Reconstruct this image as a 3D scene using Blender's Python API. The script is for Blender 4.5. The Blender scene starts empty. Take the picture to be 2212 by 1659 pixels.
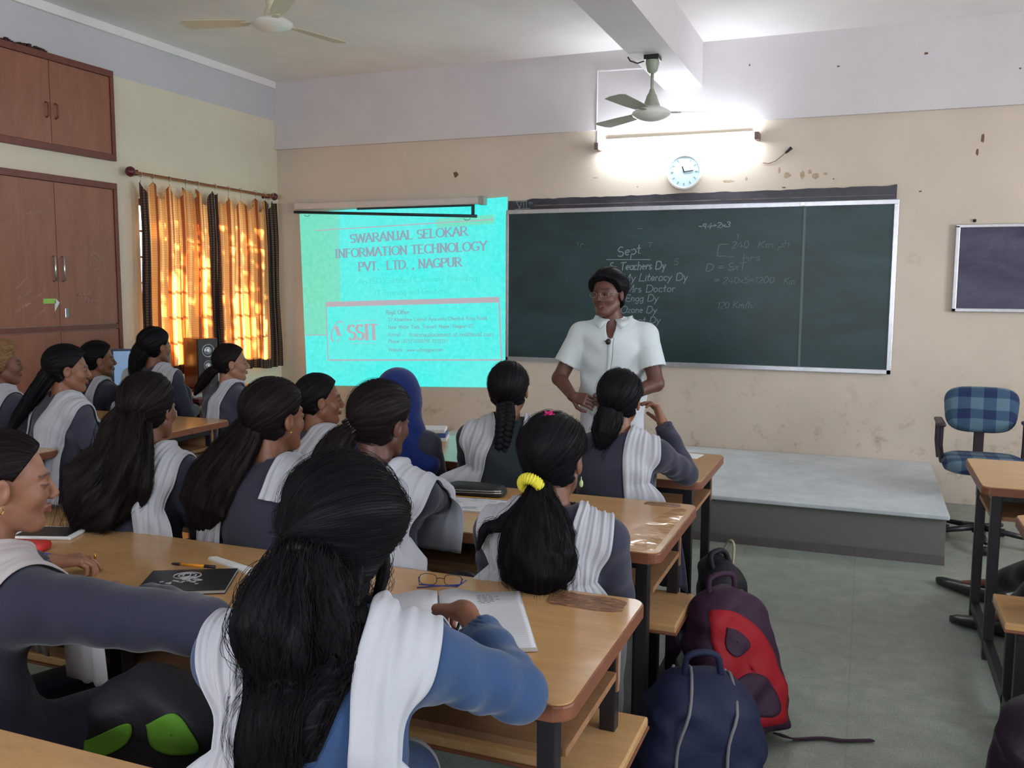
import bpy, bmesh, math, random
import numpy as np
from mathutils import Vector, Matrix, Euler
R = math.radians
SC = bpy.context.scene
COL = SC.collection
random.seed(7)

# ------------------------------------------------------------------ camera
FPX = 1941.2
cam_data = bpy.data.cameras.new('camera')
cam_data.sensor_fit = 'HORIZONTAL'
cam_data.sensor_width = 36.0
cam_data.lens = FPX / 2212 * 36.0
cam_data.clip_start = 0.05
cam = bpy.data.objects.new('camera', cam_data)
COL.objects.link(cam)
yaw, pitch, roll = R(21.456), R(6.134), R(0.301)
fw = Vector((-math.sin(yaw) * math.cos(pitch), math.cos(yaw) * math.cos(pitch), -math.sin(pitch)))
rt = Vector((math.cos(yaw), math.sin(yaw), 0))
up = rt.cross(fw)
r2 = rt * math.cos(roll) + up * math.sin(roll)
u2 = up * math.cos(roll) - rt * math.sin(roll)
M = Matrix((r2, u2, -fw)).transposed().to_4x4()
M.translation = Vector((0, 0, 1.55))
cam.matrix_world = M
SC.camera = cam

# ------------------------------------------------------------------ colour management
SC.view_settings.view_transform = 'Standard'
SC.view_settings.look = 'None'
SC.view_settings.gamma = 1.0
SC.view_settings.use_curve_mapping = False
SC.view_settings.exposure = 0.0

# ------------------------------------------------------------------ world: bright hazy sky outside the windows
W = bpy.data.worlds.new('world')
SC.world = W
W.use_nodes = True
wn = W.node_tree.nodes
wn['Background'].inputs[0].default_value = (0.80, 0.88, 1.0, 1)
wn['Background'].inputs[1].default_value = 5.0

# low sun outside the left window (comes in from the left, shines on the curtain)
sd = bpy.data.lights.new('sun', 'SUN'); sd.energy = 60.0; sd.angle = R(0.5); sd.color = (1.0, 0.86, 0.62)
sun = bpy.data.objects.new('sun', sd); COL.objects.link(sun)
sun.rotation_euler = Vector((0.80, 0.10, -0.36)).to_track_quat('-Z', 'Y').to_euler()

def area(name, loc, direction, sx, sy, energy, color=(1, 1, 1)):
    d = bpy.data.lights.new(name, 'AREA'); d.shape = 'RECTANGLE'; d.size = sx; d.size_y = sy
    d.energy = energy; d.color = color
    o = bpy.data.objects.new(name, d); COL.objects.link(o); o.location = loc
    o.rotation_euler = Vector(direction).to_track_quat('-Z', 'Y').to_euler()
    return o
# daylight lamps added at the unseen right and back windows, tilted up towards the ceiling
area('daylight_fill_right_near', (3.32, 1.1, 1.75), (-1, 0, 0.22), 1.5, 1.25, 74, (0.90, 0.95, 1.0))
area('daylight_fill_right_far', (3.32, 4.6, 1.75), (-1, 0, 0.22), 1.5, 1.25, 74, (0.90, 0.95, 1.0))
area('daylight_fill_back', (-1.0, -2.62, 1.8), (0, 1, 0.1), 3.0, 1.2, 84, (0.90, 0.94, 1.0))

# ------------------------------------------------------------------ helpers
def lin(c):
    return tuple(((x / 255) / 12.92 if x / 255 <= .04045 else ((x / 255 + .055) / 1.055) ** 2.4) for x in c) + (1,)

MATS = {}
class NT:
    def __init__(s, name):
        s.m = bpy.data.materials.new(name); s.m.use_nodes = True
        s.t = s.m.node_tree; s.n = s.t.nodes; s.b = s.n['Principled BSDF']; s.o = s.n['Material Output']
    def new(s, ty, **k):
        n = s.n.new(ty)
        for a, v in k.items():
            if a.startswith('i_'):
                n.inputs[a[2:].replace('_', ' ')].default_value = v
            else: setattr(n, a, v)
        return n
    def link(s, a, b): s.t.links.new(a, b)
    def coord(s, kind='Object', scale=(1, 1, 1)):
        tc = s.new('ShaderNodeTexCoord'); mp = s.new('ShaderNodeMapping')
        mp.inputs['Scale'].default_value = scale
        s.link(tc.outputs[kind], mp.inputs[0]); return mp.outputs[0]
    def noise(s, vec, scale, detail=3, rough=.55, dist=0):
        n = s.new('ShaderNodeTexNoise'); n.inputs['Scale'].default_value = scale
        n.inputs['Detail'].default_value = detail; n.inputs['Roughness'].default_value = rough
        n.inputs['Distortion'].default_value = dist
        s.link(vec, n.inputs['Vector']); return n.outputs[0]
    def ramp(s, fac, stops):
        r = s.new('ShaderNodeValToRGB'); e = r.color_ramp.elements
        while len(e) < len(stops): e.new(.5)
        for i, (p, c) in enumerate(stops):
            e[i].position = p; e[i].color = c if len(c) == 4 else tuple(c) + (1,)
        s.link(fac, r.inputs[0]); return r.outputs[0]
    def mix(s, fac, a, b, mode='MIX'):
        m = s.new('ShaderNodeMix', data_type='RGBA', blend_type=mode)
        for sock, v in ((m.inputs[0], fac), (m.inputs[6], a), (m.inputs[7], b)):
            if hasattr(v, 'links'): s.link(v, sock)
            else: sock.default_value = v
        return m.outputs[2]
    def math(s, op, a, b=0.0, clamp=False):
        m = s.new('ShaderNodeMath', operation=op, use_clamp=clamp)
        for i, v in enumerate((a, b)):
            if hasattr(v, 'links'): s.link(v, m.inputs[i])
            else: m.inputs[i].default_value = v
        return m.outputs[0]
    def bump(s, h, strength=.3, dist=.002):
        b = s.new('ShaderNodeBump'); b.inputs['Strength'].default_value = strength
        b.inputs['Distance'].default_value = dist
        s.link(h, b.inputs['Height']); s.link(b.outputs[0], s.b.inputs['Normal'])
    def col(s, v):
        if hasattr(v, 'links'): s.link(v, s.b.inputs['Base Color'])
        else: s.b.inputs['Base Color'].default_value = v

def simple(name, c, rough=.5, metal=0, var=.08, scale=30, bump=0, spec=.5, emit=None, es=0, sheen=0):
    if name in MATS: return MATS[name]
    t = NT(name); c = lin(c)
    v = t.coord()
    n = t.noise(v, scale, 3)
    lo = tuple(x * (1 - var) for x in c[:3]) + (1,); hi = tuple(min(1, x * (1 + var)) for x in c[:3]) + (1,)
    t.col(t.ramp(n, [(.3, lo), (.7, hi)]))
    t.b.inputs['Roughness'].default_value = rough; t.b.inputs['Metallic'].default_value = metal
    t.b.inputs['Specular IOR Level'].default_value = spec
    if sheen: t.b.inputs['Sheen Weight'].default_value = sheen
    if bump: t.bump(n, bump, .003)
    if emit: t.b.inputs['Emission Color'].default_value = lin(emit); t.b.inputs['Emission Strength'].default_value = es
    MATS[name] = t.m; return t.m

def link_mesh(name, verts, faces, material=None, parent=None, smooth=False, loc=None):
    me = bpy.data.meshes.new(name); me.from_pydata([tuple(v) for v in verts], [], [tuple(f) for f in faces]); me.update()
    if smooth: me.polygons.foreach_set('use_smooth', [True] * len(me.polygons))
    if material: me.materials.append(material)
    o = bpy.data.objects.new(name, me); COL.objects.link(o)
    if parent: o.parent = parent
    if loc: o.location = loc
    return o

class MB:
    """collects shapes in one bmesh"""
    def __init__(s): s.bm = bmesh.new()
    def box(s, a, b, bev=0, rot=None, about=None):
        a = Vector(a); b = Vector(b)
        r = bmesh.ops.create_cube(s.bm, size=1)
        vs = r['verts']; c = (a + b) / 2; d = b - a
        for v in vs: v.co = Vector((v.co.x * d.x, v.co.y * d.y, v.co.z * d.z)) + c
        if rot is not None:
            bmesh.ops.rotate(s.bm, verts=vs, cent=Vector(about) if about else c, matrix=rot)
        if bev:
            es = list({e for v in vs for e in v.link_edges})
            bmesh.ops.bevel(s.bm, geom=es, offset=bev, segments=2, affect='EDGES', profile=.5)
        return s
    def prism(s, pts, z0, z1, bev=0, axis='z'):
        f = []
        def P(p, h):
            if axis == 'z': return (p[0], p[1], h)
            if axis == 'y': return (p[0], h, p[1])
            return (h, p[0], p[1])
        lo = [s.bm.verts.new(P(p, z0)) for p in pts]; hi = [s.bm.verts.new(P(p, z1)) for p in pts]
        f.append(s.bm.faces.new(lo)); f.append(s.bm.faces.new(hi))
        n = len(pts)
        for i in range(n): f.append(s.bm.faces.new((lo[i], lo[(i + 1) % n], hi[(i + 1) % n], hi[i])))
        if bev:
            es = list({e for v in lo + hi for e in v.link_edges if abs((e.verts[0].co - e.verts[1].co).length) > 0 and ((e.verts[0] in lo) == (e.verts[1] in lo))})
            bmesh.ops.bevel(s.bm, geom=es, offset=bev, segments=2, affect='EDGES', profile=.5)
        return s
    def tube(s, pts, r, n=10, caps=True):
        pts = [Vector(p) for p in pts]; rs = r if hasattr(r, '__len__') else [r] * len(pts)
        rings = []; ref = None
        for i, p in enumerate(pts):
            t = (pts[min(i + 1, len(pts) - 1)] - pts[max(i - 1, 0)]).normalized()
            if ref is None: ref = t.orthogonal().normalized()
            ref = (ref - t * ref.dot(t)).normalized(); q = t.cross(ref)
            rings.append([s.bm.verts.new(p + (ref * math.cos(a) + q * math.sin(a)) * rs[i]) for a in [2 * math.pi * k / n for k in range(n)]])
        for a, b in zip(rings, rings[1:]):
            for k in range(n): s.bm.faces.new((a[k], a[(k + 1) % n], b[(k + 1) % n], b[k]))
        if caps: s.bm.faces.new(rings[0][::-1]); s.bm.faces.new(rings[-1])
        return s
    def lathe(s, prof, c, n=32, axis='z'):
        c = Vector(c); rings = []
        for r, h in prof:
            ring = []
            for k in range(n):
                a = 2 * math.pi * k / n; x, y = max(r, 1e-5) * math.cos(a), max(r, 1e-5) * math.sin(a)
                p = (x, y, h) if axis == 'z' else ((x, h, y) if axis == 'y' else (h, x, y))
                ring.append(s.bm.verts.new(c + Vector(p)))
            rings.append(ring)
        for a, b in zip(rings, rings[1:]):
            for k in range(n): s.bm.faces.new((a[k], a[(k + 1) % n], b[(k + 1) % n], b[k]))
        s.bm.faces.new(rings[0][::-1]); s.bm.faces.new(rings[-1])
        return s
    def build(s, name, material, parent=None, smooth=False, angle=None):
        bmesh.ops.recalc_face_normals(s.bm, faces=s.bm.faces)
        me = bpy.data.meshes.new(name); s.bm.to_mesh(me); s.bm.free()
        if smooth:
            me.polygons.foreach_set('use_smooth', [True] * len(me.polygons))
            if angle: me.set_sharp_from_angle(angle=angle)
        me.materials.append(material)
        o = bpy.data.objects.new(name, me); COL.objects.link(o)
        if parent:
            o.parent = parent
            o.matrix_parent_inverse = parent_world(parent).inverted()
        return o

def parent_world(p):
    m = p.matrix_basis.copy()
    if p.parent: m = parent_world(p.parent) @ p.matrix_parent_inverse @ m
    return m

def tag(o, label=None, cat=None, group=None, kind=None):
    if label: o['label'] = label
    if cat: o['category'] = cat
    if group: o['group'] = group
    if kind: o['kind'] = kind
    return o

def empty(name, loc, label, cat, group=None, rz=0):
    o = bpy.data.objects.new(name, None); COL.objects.link(o); o.location = loc; o.rotation_euler = (0, 0, rz)
    o.empty_display_size = .05
    return tag(o, label, cat, group)

def struct(o): o['kind'] = 'structure'; return o

# ------------------------------------------------------------------ materials
def mat_wall(name, base, upper=None, zsplit=99, grime=0.0):
    t = NT(name); v = t.coord()
    c = lin(base)
    n1 = t.noise(v, 1.3, 4, .6); n2 = t.noise(v, 22, 4, .6); n3 = t.noise(v, 6, 5, .7)
    col = t.ramp(n1, [(.3, tuple(x * .93 for x in c[:3])), (.7, tuple(min(1, x * 1.04) for x in c[:3]))])
    if grime:
        sx = t.new('ShaderNodeSeparateXYZ'); t.link(v, sx.inputs[0])
        low = t.math('MULTIPLY', t.math('SUBTRACT', 1.15, sx.outputs[2], True), 1.3, True)
        sp = t.ramp(n3, [(.55, (0, 0, 0)), (.72, (1, 1, 1))])
        f = t.math('MULTIPLY', t.math('MULTIPLY', low, sp), grime)
        col = t.mix(f, col, lin((150, 128, 108)))
        sp2 = t.ramp(t.noise(v, 3.2, 6, .75, .4), [(.64, (0, 0, 0)), (.70, (1, 1, 1))])
        col = t.mix(t.math('MULTIPLY', sp2, .25), col, lin((170, 158, 140)))
    if upper:
        sx = t.new('ShaderNodeSeparateXYZ'); t.link(v, sx.inputs[0])
        g = t.math('GREATER_THAN', t.math('ADD', sx.outputs[2], t.math('MULTIPLY', n3, .012)), zsplit)
        cu = lin(upper)
        cu = t.ramp(n1, [(.3, tuple(x * .95 for x in cu[:3])), (.7, tuple(min(1, x * 1.04) for x in cu[:3]))])
        col = t.mix(g, col, cu)
    t.col(col); t.b.inputs['Roughness'].default_value = .82
    t.b.inputs['Specular IOR Level'].default_value = .25
    t.bump(n2, .12, .002)
    return t.m
BEIGE = (210, 196, 180); LILAC = (212, 206, 208)
m_wall_front = mat_wall('painted_plaster_cream', BEIGE, grime=.8)
m_wall_left = mat_wall('painted_plaster_left', (222, 212, 190), (200, 198, 202), 3.077)
m_lilac = mat_wall('painted_plaster_lilac', LILAC)
m_ceil = mat_wall('painted_ceiling', (238, 232, 230))

def mat_floor():
    t = NT('speckled_stone_floor'); v = t.coord()
    n = t.noise(v, 9, 5, .65); n2 = t.noise(v, 160, 2, .5)
    col = t.ramp(n, [(.3, lin((128, 137, 128))), (.7, lin((152, 160, 148)))])
    sp = t.ramp(n2, [(.35, (.75, .75, .75)), (.65, (1.1, 1.1, 1.1))])
    col = t.mix(1.0, col, sp, 'MULTIPLY')
    br = t.new('ShaderNodeTexBrick'); br.offset = 0.0
    for k, x in (('Scale', 1.0), ('Mortar Size', .003), ('Brick Width', .61), ('Row Height', .61)): br.inputs[k].default_value = x
    br.inputs['Color1'].default_value = (1, 1, 1, 1); br.inputs['Color2'].default_value = (.96, .96, .96, 1); br.inputs['Mortar'].default_value = (.8, .8, .8, 1)
    t.link(v, br.inputs[0])
    col = t.mix(.8, col, br.outputs[0], 'MULTIPLY')
    t.col(col); t.b.inputs['Roughness'].default_value = .42
    return t.m
m_floor = mat_floor()

def mat_wood(name, c1, c2, axis=(1, 8, 8), rough=.35, scale=3.0, dirt=0):
    t = NT(name); v = t.coord('Object', axis)
    n = t.noise(v, scale, 5, .6, .6); n2 = t.noise(v, scale * 7, 3, .6)
    col = t.ramp(n, [(.25, lin(c1)), (.75, lin(c2))])
    col = t.mix(.18, col, t.ramp(n2, [(.3, (.45, .35, .3)), (.7, (1, 1, 1))]), 'MULTIPLY')
    if dirt:
        v2 = t.coord()
        d = t.ramp(t.noise(v2, 7, 6, .75), [(.55, (0, 0, 0)), (.68, (1, 1, 1))])
        col = t.mix(t.math('MULTIPLY', d, dirt), col, lin((92, 66, 48)))
        d = t.ramp(t.noise(v2, 60, 2, .5), [(.74, (0, 0, 0)), (.78, (1, 1, 1))])
        col = t.mix(t.math('MULTIPLY', d, dirt), col, lin((52, 40, 32)))
    t.col(col); t.b.inputs['Roughness'].default_value = rough
    t.bump(n2, .05, .001)
    return t.m
m_lam = mat_wood('tan_laminate_desktop', (190, 148, 100), (206, 164, 114), rough=.22, dirt=.10)
m_edge = mat_wood('brown_edge_band', (112, 66, 44), (134, 82, 56), rough=.45)
m_ply = mat_wood('worn_plywood_shelf', (136, 98, 68), (168, 124, 86), rough=.6, dirt=.5)
m_black = simple('black_painted_steel', (26, 22, 28), .42, 0, .25)
m_cup = mat_wood('red_brown_cupboard_laminate', (138, 86, 68), (160, 104, 82), (6, 6, 1), .42, 2.2, dirt=.15)
m_cupf = mat_wood('dark_brown_cupboard_frame', (104, 54, 44), (124, 68, 54), (6, 6, 1), .45)
m_alu = simple('brushed_aluminium', (196, 198, 204), .32, .85, .08)
m_steel = simple('shiny_steel', (205, 205, 210), .2, 1.0, .05)
m_white = simple('white_enamel', (226, 224, 216), .35, 0, .05)
m_cream = simple('cream_plastic', (208, 200, 176), .4, 0, .05)
m_dkpl = simple('black_plastic', (22, 21, 24), .4, 0, .1)

# ------------------------------------------------------------------ room shell
XL, XR, YB, YF, ZC = -5.19, 3.2, -2.5, 7.17, 3.42
def slab(name, a, b, m):
    return struct(MB().box(a, b).build(name, m))
slab('floor', (XL - .2, YB - .2, -.12), (XR + .2, YF + .2, 0), m_floor)
slab('ceiling', (XL - .2, YB - .2, ZC), (XR + .2, YF + .2, ZC + .15), m_ceil)
struct(MB().box((XL - .2, YF, 0), (XR + .2, YF + .2, ZC)).build('wall_front', m_wall_front))
def wall_holes(name, mat, axis, p0, p1, lo, hi, holes):
    """a wall along an axis with rectangular openings"""
    mb = MB()
    def bx(u0, u1, z0, z1):
        if u1 - u0 < 1e-4 or z1 - z0 < 1e-4: return
        if axis == 'y': mb.box((p0, u0, z0), (p1, u1, z1))
        else: mb.box((u0, p0, z0), (u1, p1, z1))
    u = lo
    for (a, b, z0, z1) in holes:
        bx(u, a, 0, ZC); bx(a, b, 0, z0); bx(a, b, z1, ZC); u = b
    bx(u, hi, 0, ZC)
    return struct(mb.build(name, mat))
WY0, WY1, WZ0, WZ1 = 5.42, 6.88, .92, 2.22
wall_holes('wall_left', m_wall_left, 'y', XL - .2, XL, YB, YF, [(WY0, WY1, WZ0, WZ1)])
wall_holes('wall_right', m_wall_front, 'y', XR, XR + .2, YB, YF, [(.3, 1.9, 1.05, 2.4), (3.8, 5.4, 1.05, 2.4)])
wall_holes('wall_back', m_wall_front, 'x', YB - .2, YB, XL, XR, [(-2.6, .6, 1.15, 2.45)])
# beam face along the front wall and the ceiling beam that meets it
struct(MB().box((XL, YF - .035, 2.812), (XR, YF, ZC)).build('trim_1', m_lilac))
struct(MB().box((-1.545, YB, 3.09), (-1.25, YF - .035, ZC)).build('trim_2', m_lilac))
struct(MB().box((XL, YB, 3.36), (XL + .03, YF - .035, ZC)).build('trim_3', m_ceil))
# skirting of darker stone at the foot of the platform
m_skirt = simple('dark_stone_skirting', (92, 88, 84), .5, 0, .1, 12)
# teaching platform
def mat_platform():
    t = NT('grey_cement_platform'); v = t.coord()
    n = t.noise(v, 5, 5, .65); n2 = t.noise(v, 120, 2)
    col = t.ramp(n, [(.3, lin((178, 186, 190))), (.7, lin((204, 212, 216)))])
    t.col(t.mix(.3, col, t.ramp(n2, [(.3, (.7, .7, .7)), (.7, (1, 1, 1))]), 'MULTIPLY')); t.b.inputs['Roughness'].default_value = .5
    t.bump(n2, .05); return t.m
m_plat = mat_platform()
plat = empty('teaching_platform', (-1.4, 6.3, 0), 'low grey cement teaching platform below the green board', 'platform')
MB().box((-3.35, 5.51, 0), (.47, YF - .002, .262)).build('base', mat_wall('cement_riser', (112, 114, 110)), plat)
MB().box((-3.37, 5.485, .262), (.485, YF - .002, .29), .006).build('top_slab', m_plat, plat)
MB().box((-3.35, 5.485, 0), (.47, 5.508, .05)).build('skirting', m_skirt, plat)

# ------------------------------------------------------------------ left window, grille, curtain
m_frame = simple('window_frame_paint', (120, 92, 70), .5)
win = MB()
for (a, b) in (((XL - .16, WY0, WZ0), (XL - .1, WY0 + .05, WZ1)), ((XL - .16, WY1 - .05, WZ0), (XL - .1, WY1, WZ1)), ((XL - .16, WY0, WZ0), (XL - .1, WY1, WZ0 + .05)),
               ((XL - .16, WY0, WZ1 - .05), (XL - .1, WY1, WZ1)), ((XL - .16, 6.13, WZ0), (XL - .1, 6.18, WZ1))): win.box(a, b, .004)
w1 = struct(win.build('window_1', m_frame))
g = MB()
for k in range(1, 6):
    z = WZ0 + .05 + k * (WZ1 - WZ0 - .1) / 6; g.box((XL - .09, WY0, z - .008), (XL - .075, WY1, z + .008))
for k in range(1, 12):
    y = WY0 + k * (WY1 - WY0) / 12; g.tube([(XL - .082, y, WZ0), (XL - .082, y, WZ1)], .006, 6)
struct(g.build('grille', m_frame, w1))
t = NT('window_glass'); t.b.inputs['Transmission Weight'].default_value = 1; t.b.inputs['Roughness'].default_value = .0; t.b.inputs['IOR'].default_value = 1.02
t.b.inputs['Base Color'].default_value = (.95, .98, 1, 1); m_glass = t.m
for nm, ax in (('window_2', (.3, 1.9)), ('window_3', (3.8, 5.4))):
    mb = MB(); y0, y1 = ax
    for (a, b) in (((XR + .05, y0, 1.05), (XR + .1, y0 + .06, 2.4)), ((XR + .05, y1 - .06, 1.05), (XR + .1, y1, 2.4)), ((XR + .05, y0, 1.05), (XR + .1, y1, 1.11)), ((XR + .05, y0, 2.34), (XR + .1, y1, 2.4)), ((XR + .05, (y0 + y1) / 2 - .03, 1.05), (XR + .1, (y0 + y1) / 2 + .03, 2.4))): mb.box(a, b)
    struct(mb.build(nm, m_frame))
mb = MB()
for x in (-2.6, -1.56, -.5, .54): mb.box((x, YB - .12, 1.15), (x + .06, YB - .07, 2.45))
for z in (1.15, 2.39): mb.box((-2.6, YB - .12, z), (.6, YB - .07, z + .06))
struct(mb.build('window_4', m_frame))

def mat_curtain(name, body):
    t = NT(name); uv = t.new('ShaderNodeUVMap').outputs[0]
    sx = t.new('ShaderNodeSeparateXYZ'); t.link(uv, sx.inputs[0])
    U, V = sx.outputs[0], sx.outputs[1]          # metres of cloth
    def stripes(s, per, duty):
        return t.math('LESS_THAN', t.math('FRACT', t.math('MULTIPLY', s, 1 / per)), duty)
    if body:
        base = lin((240, 204, 150)); dark = lin((188, 128, 88)); light = lin((250, 232, 190))
        col = t.mix(stripes(U, .062, .30), base, dark)
        col = t.mix(stripes(t.math('ADD', U, .035), .062, .16), col, light)
        col = t.mix(t.math('MULTIPLY', stripes(V, .018, .3), .30), col, dark)
    else:
        base = lin((122, 92, 60)); dark = lin((44, 24, 30)); light = lin((128, 92, 52))
        col = t.mix(stripes(U, .026, .5), base, dark)
        col = t.mix(t.math('MULTIPLY', stripes(V, .020, .5), .75), col, dark)
    t.col(col); t.b.inputs['Roughness'].default_value = .85
    tr = t.new('ShaderNodeBsdfTranslucent'); t.link(col, tr.inputs[0])
    mx = t.new('ShaderNodeMixShader'); mx.inputs[0].default_value = .66 if body else .12
    t.link(t.b.outputs[0], mx.inputs[1]); t.link(tr.outputs[0], mx.inputs[2]); t.link(mx.outputs[0], t.o.inputs[0])
    return t.m
m_cur, m_curb = mat_curtain('orange_striped_curtain_cloth', True), mat_curtain('dark_checked_curtain_border', False)

def curtain(y0, y1, ztop, zb0, zb1, hooks, label, seed, edge_l, edge_r):
    """hanging cloth on the plane x ~ XC; hooks are y positions along the rod"""
    XC = XL + .085; ny, nz = 220, 90
    rnd = random.Random(seed); ph = [rnd.uniform(0, 6.28) for _ in range(6)]
    hk = sorted(hooks)
    def top(y):
        for a, b in zip(hk, hk[1:]):
            if a <= y <= b: return ztop - .135 * (1 - abs((y - a) / (b - a) * 2 - 1)) * min(1, (b - a) / .16)
        return ztop - .02
    root = empty('curtain', (XC, (y0 + y1) / 2, zb0), label, 'curtain', 'curtains on the window rod')
    V = []; UVs = []
    for j in range(nz + 1):
        s = j / nz
        for i in range(ny + 1):
            u = i / ny
            yt = y0 + u * (y1 - y0)
            y = yt + (u - .5) * .04 * s + .006 * math.sin(9 * s + ph[1])
            zt = top(yt); zb = zb0 + (zb1 - zb0) * u + .008 * math.sin(u * 14)
            z = zt + (zb - zt) * s
            a = .020 + .008 * math.sin(2.3 * u * 6 + ph[2])
            x = XC + a * math.sin(u * 2 * math.pi * 11 + .9 * math.sin(3 * s + ph[0]) + 1.2 * math.sin(u * 7 + ph[3])) + .006 * math.sin(u * 60 + s * 4)
            V.append((x, y, z)); UVs.append((u * (y1 - y0) * 1.25, (1 - s) * (zt - zb)))
    W_ = ny + 1
    def part(name, mat, sel):
        F = [(j * W_ + i, j * W_ + i + 1, (j + 1) * W_ + i + 1, (j + 1) * W_ + i) for j in range(nz) for i in range(ny) if sel(i / ny, j / nz)]
        used = sorted({k for f in F for k in f}); mp = {k: n for n, k in enumerate(used)}
        o = link_mesh(name, [V[k] for k in used], [[mp[k] for k in f] for f in F], mat, None, True)
        uvl = o.data.uv_layers.new(name='UVMap')
        for poly in o.data.polygons:
            for li in poly.loop_indices: uvl.data[li].uv = UVs[used[o.data.loops[li].vertex_index]]
        sd_ = o.modifiers.new('thick', 'SOLIDIFY'); sd_.thickness = .0012
        o.parent = root; o.matrix_parent_inverse = parent_world(root).inverted(); return o
    isb = lambda u, s: u < edge_l or u > 1 - edge_r or s > .935
    part('cloth', m_cur, lambda u, s: not isb(u, s)); part('checked_border', m_curb, isb)
    for y in hk[:-1] if seed == 1 else hk:
        hkb = MB(); hkb.tube([(XC + .0 + .014 * math.cos(a), y, 2.378 + .017 * math.sin(a) * 1.0) for a in [2 * math.pi * q / 14 for q in range(15)]], .003, 6)
        hkb.tube([(XC, y, 2.361), (XC, y, ztop - .012)], .002, 5); hkb.build('ring', m_steel, root, True)
    return root
curtain(5.335, 6.16, 2.335, .83, .85, [5.36, 5.48, 5.66, 5.84, 5.98, 6.15], 'left orange striped curtain with dark checked edge, beside the cupboards', 1, .10, .09)
curtain(6.17, 7.01, 2.325, .83, .80, [6.19, 6.36, 6.52, 6.72, 6.86, 6.97], 'right orange striped curtain with dark checked edge, nearest the room corner', 2, .07, .18)
rod = empty('curtain_rod', (XL, 6.12, 2.38), 'brown metal curtain rod with round finials above the orange curtains', 'curtain rod')
m_rod = simple('bronze_rod', (168, 96, 66), .3, .7)
m_fin = simple('maroon_finial', (88, 26, 34), .35)
MB().tube([(XL + .085, 5.29, 2.384), (XL + .085, 6.98, 2.366)], .012, 14).build('rod', m_rod, rod, True, R(40))
for y, z, s in ((5.262, 2.386, 1.15), (7.0, 2.366, 1.0)):
    MB().lathe([(0, -.032 * s), (.016 * s, -.03 * s), (.03 * s, -.015 * s), (.034 * s, 0), (.03 * s, .015 * s), (.016 * s, .03 * s), (0, .032 * s)], (XL + .085, y, z), 20, 'y').build('finial', m_fin, rod, True)
    MB().box((XL, y + (.06 if y < 6 else -.075), z - .02), (XL + .09, y + (.075 if y < 6 else -.06), z + .02), .003).build('bracket', m_fin, rod)
# foliage outside the window (throws the leafy patches on the curtain)
m_leaf = simple('leaf_green', (70, 96, 42), .5)
rnd = random.Random(5); LV = []; LF = []
for k in range(3600):
    cx, cy, cz = rnd.gauss(0, .16), rnd.gauss(0, .95), rnd.gauss(0, .62)
    c = Vector((-8.6 + cx, 5.6 + cy * 1.1, 3.2 + cz))
    if any((c.y - a) ** 2 / b ** 2 + (c.z - d) ** 2 / e ** 2 < 1 for a, b, d, e in ((5.28, .15, 2.85, .42), (5.56, .10, 3.1, .36), (6.06, .15, 2.78, .42), (6.42, .07, 2.6, .30), (5.0, .10, 2.62, .25))): continue
    q = Euler((rnd.uniform(0, 6), rnd.uniform(0, 6), rnd.uniform(0, 6))).to_matrix(); s = rnd.uniform(.05, .1)
    b = len(LV)
    for p in ((-s, 0, 0), (0, -s * .4, .01), (s, 0, 0), (0, s * .4, .01)): LV.append(c + q @ Vector(p))
    LF.append((b, b + 1, b + 2, b + 3))
tree = empty('tree', (-8.6, 5.5, 0), 'leafy green tree outside behind the orange curtains', 'tree')
fo = link_mesh('foliage', LV, LF, m_leaf); fo.parent = tree; fo.matrix_parent_inverse = parent_world(tree).inverted()
MB().tube([(-8.6, 5.5, -.1), (-8.55, 5.55, 1.6), (-8.7, 5.4, 3.0)], [.14, .11, .05], 12).build('trunk', simple('bark', (84, 64, 48), .8), tree, True)
gm = simple('outdoor_earth', (120, 104, 80), .9)
struct(MB().box((-14, -6, -.2), (XL - .2, 14, -.12)).build('floor_outside', gm))

# ------------------------------------------------------------------ cupboards in the left wall
def cupboard(name, label, y0, y1, z0, z1, splits, zmid=None):
    root = empty(name, (XL, (y0 + y1) / 2, z0), label, 'cupboard')
    f = .045
    mb = MB().box((XL + .001, y0, z1 - f), (XL + .035, y1, z1), .003).box((XL + .001, y0, z0), (XL + .035, y1, z0 + f), .003)
    mb.box((XL + .001, y0, z0 + f), (XL + .035, y0 + f, z1 - f), .003).box((XL + .001, y1 - f * .7, z0 + f), (XL + .035, y1, z1 - f), .003)
    mb.build('frame', m_cupf, root)
    ya, yb = y0 + f, y1 - f * .7; n = splits
    rows = [(z0 + f, z1 - f)] if not zmid else [(z0 + f, zmid - .02), (zmid + .02, z1 - f)]
    if zmid: MB().box((XL + .001, ya, zmid - .018), (XL + .03, yb, zmid + .018)).build('mid_rail', m_cupf, root)
    for ri, (a, b) in enumerate(rows):
        for k in range(n):
            d0 = ya + (yb - ya) * k / n + .002; d1 = ya + (yb - ya) * (k + 1) / n - .002
            d = MB().box((XL + .004, d0, a + .002), (XL + .024, d1, b - .002), .002).build('door', m_cup, root)
            if ri == len(rows) - 1:
                hy = d1 - .035 if k % 2 == 0 else d0 + .035
                hz = (1.66 if zmid else a + .22); hl = .17 if zmid else .10
                MB().tube([(XL + .024, hy, hz - hl / 2), (XL + .045, hy, hz - hl / 2 + .008), (XL + .045, hy, hz + hl / 2 - .008), (XL + .024, hy, hz + hl / 2)], .006, 8).build('handle', m_steel if zmid else m_cupf, d, True)
    return root
upc = cupboard('wall_cupboard', 'small upper red brown two door cupboard high on the left wall', 4.07, 5.187, 2.452, 3.092, 2)
loc_ = cupboard('tall_cupboard', 'tall red brown cupboard with chalk scribbles below the upper one', 4.07, 5.18, .04, 2.292, 2, 1.25)
mb = MB()
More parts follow.
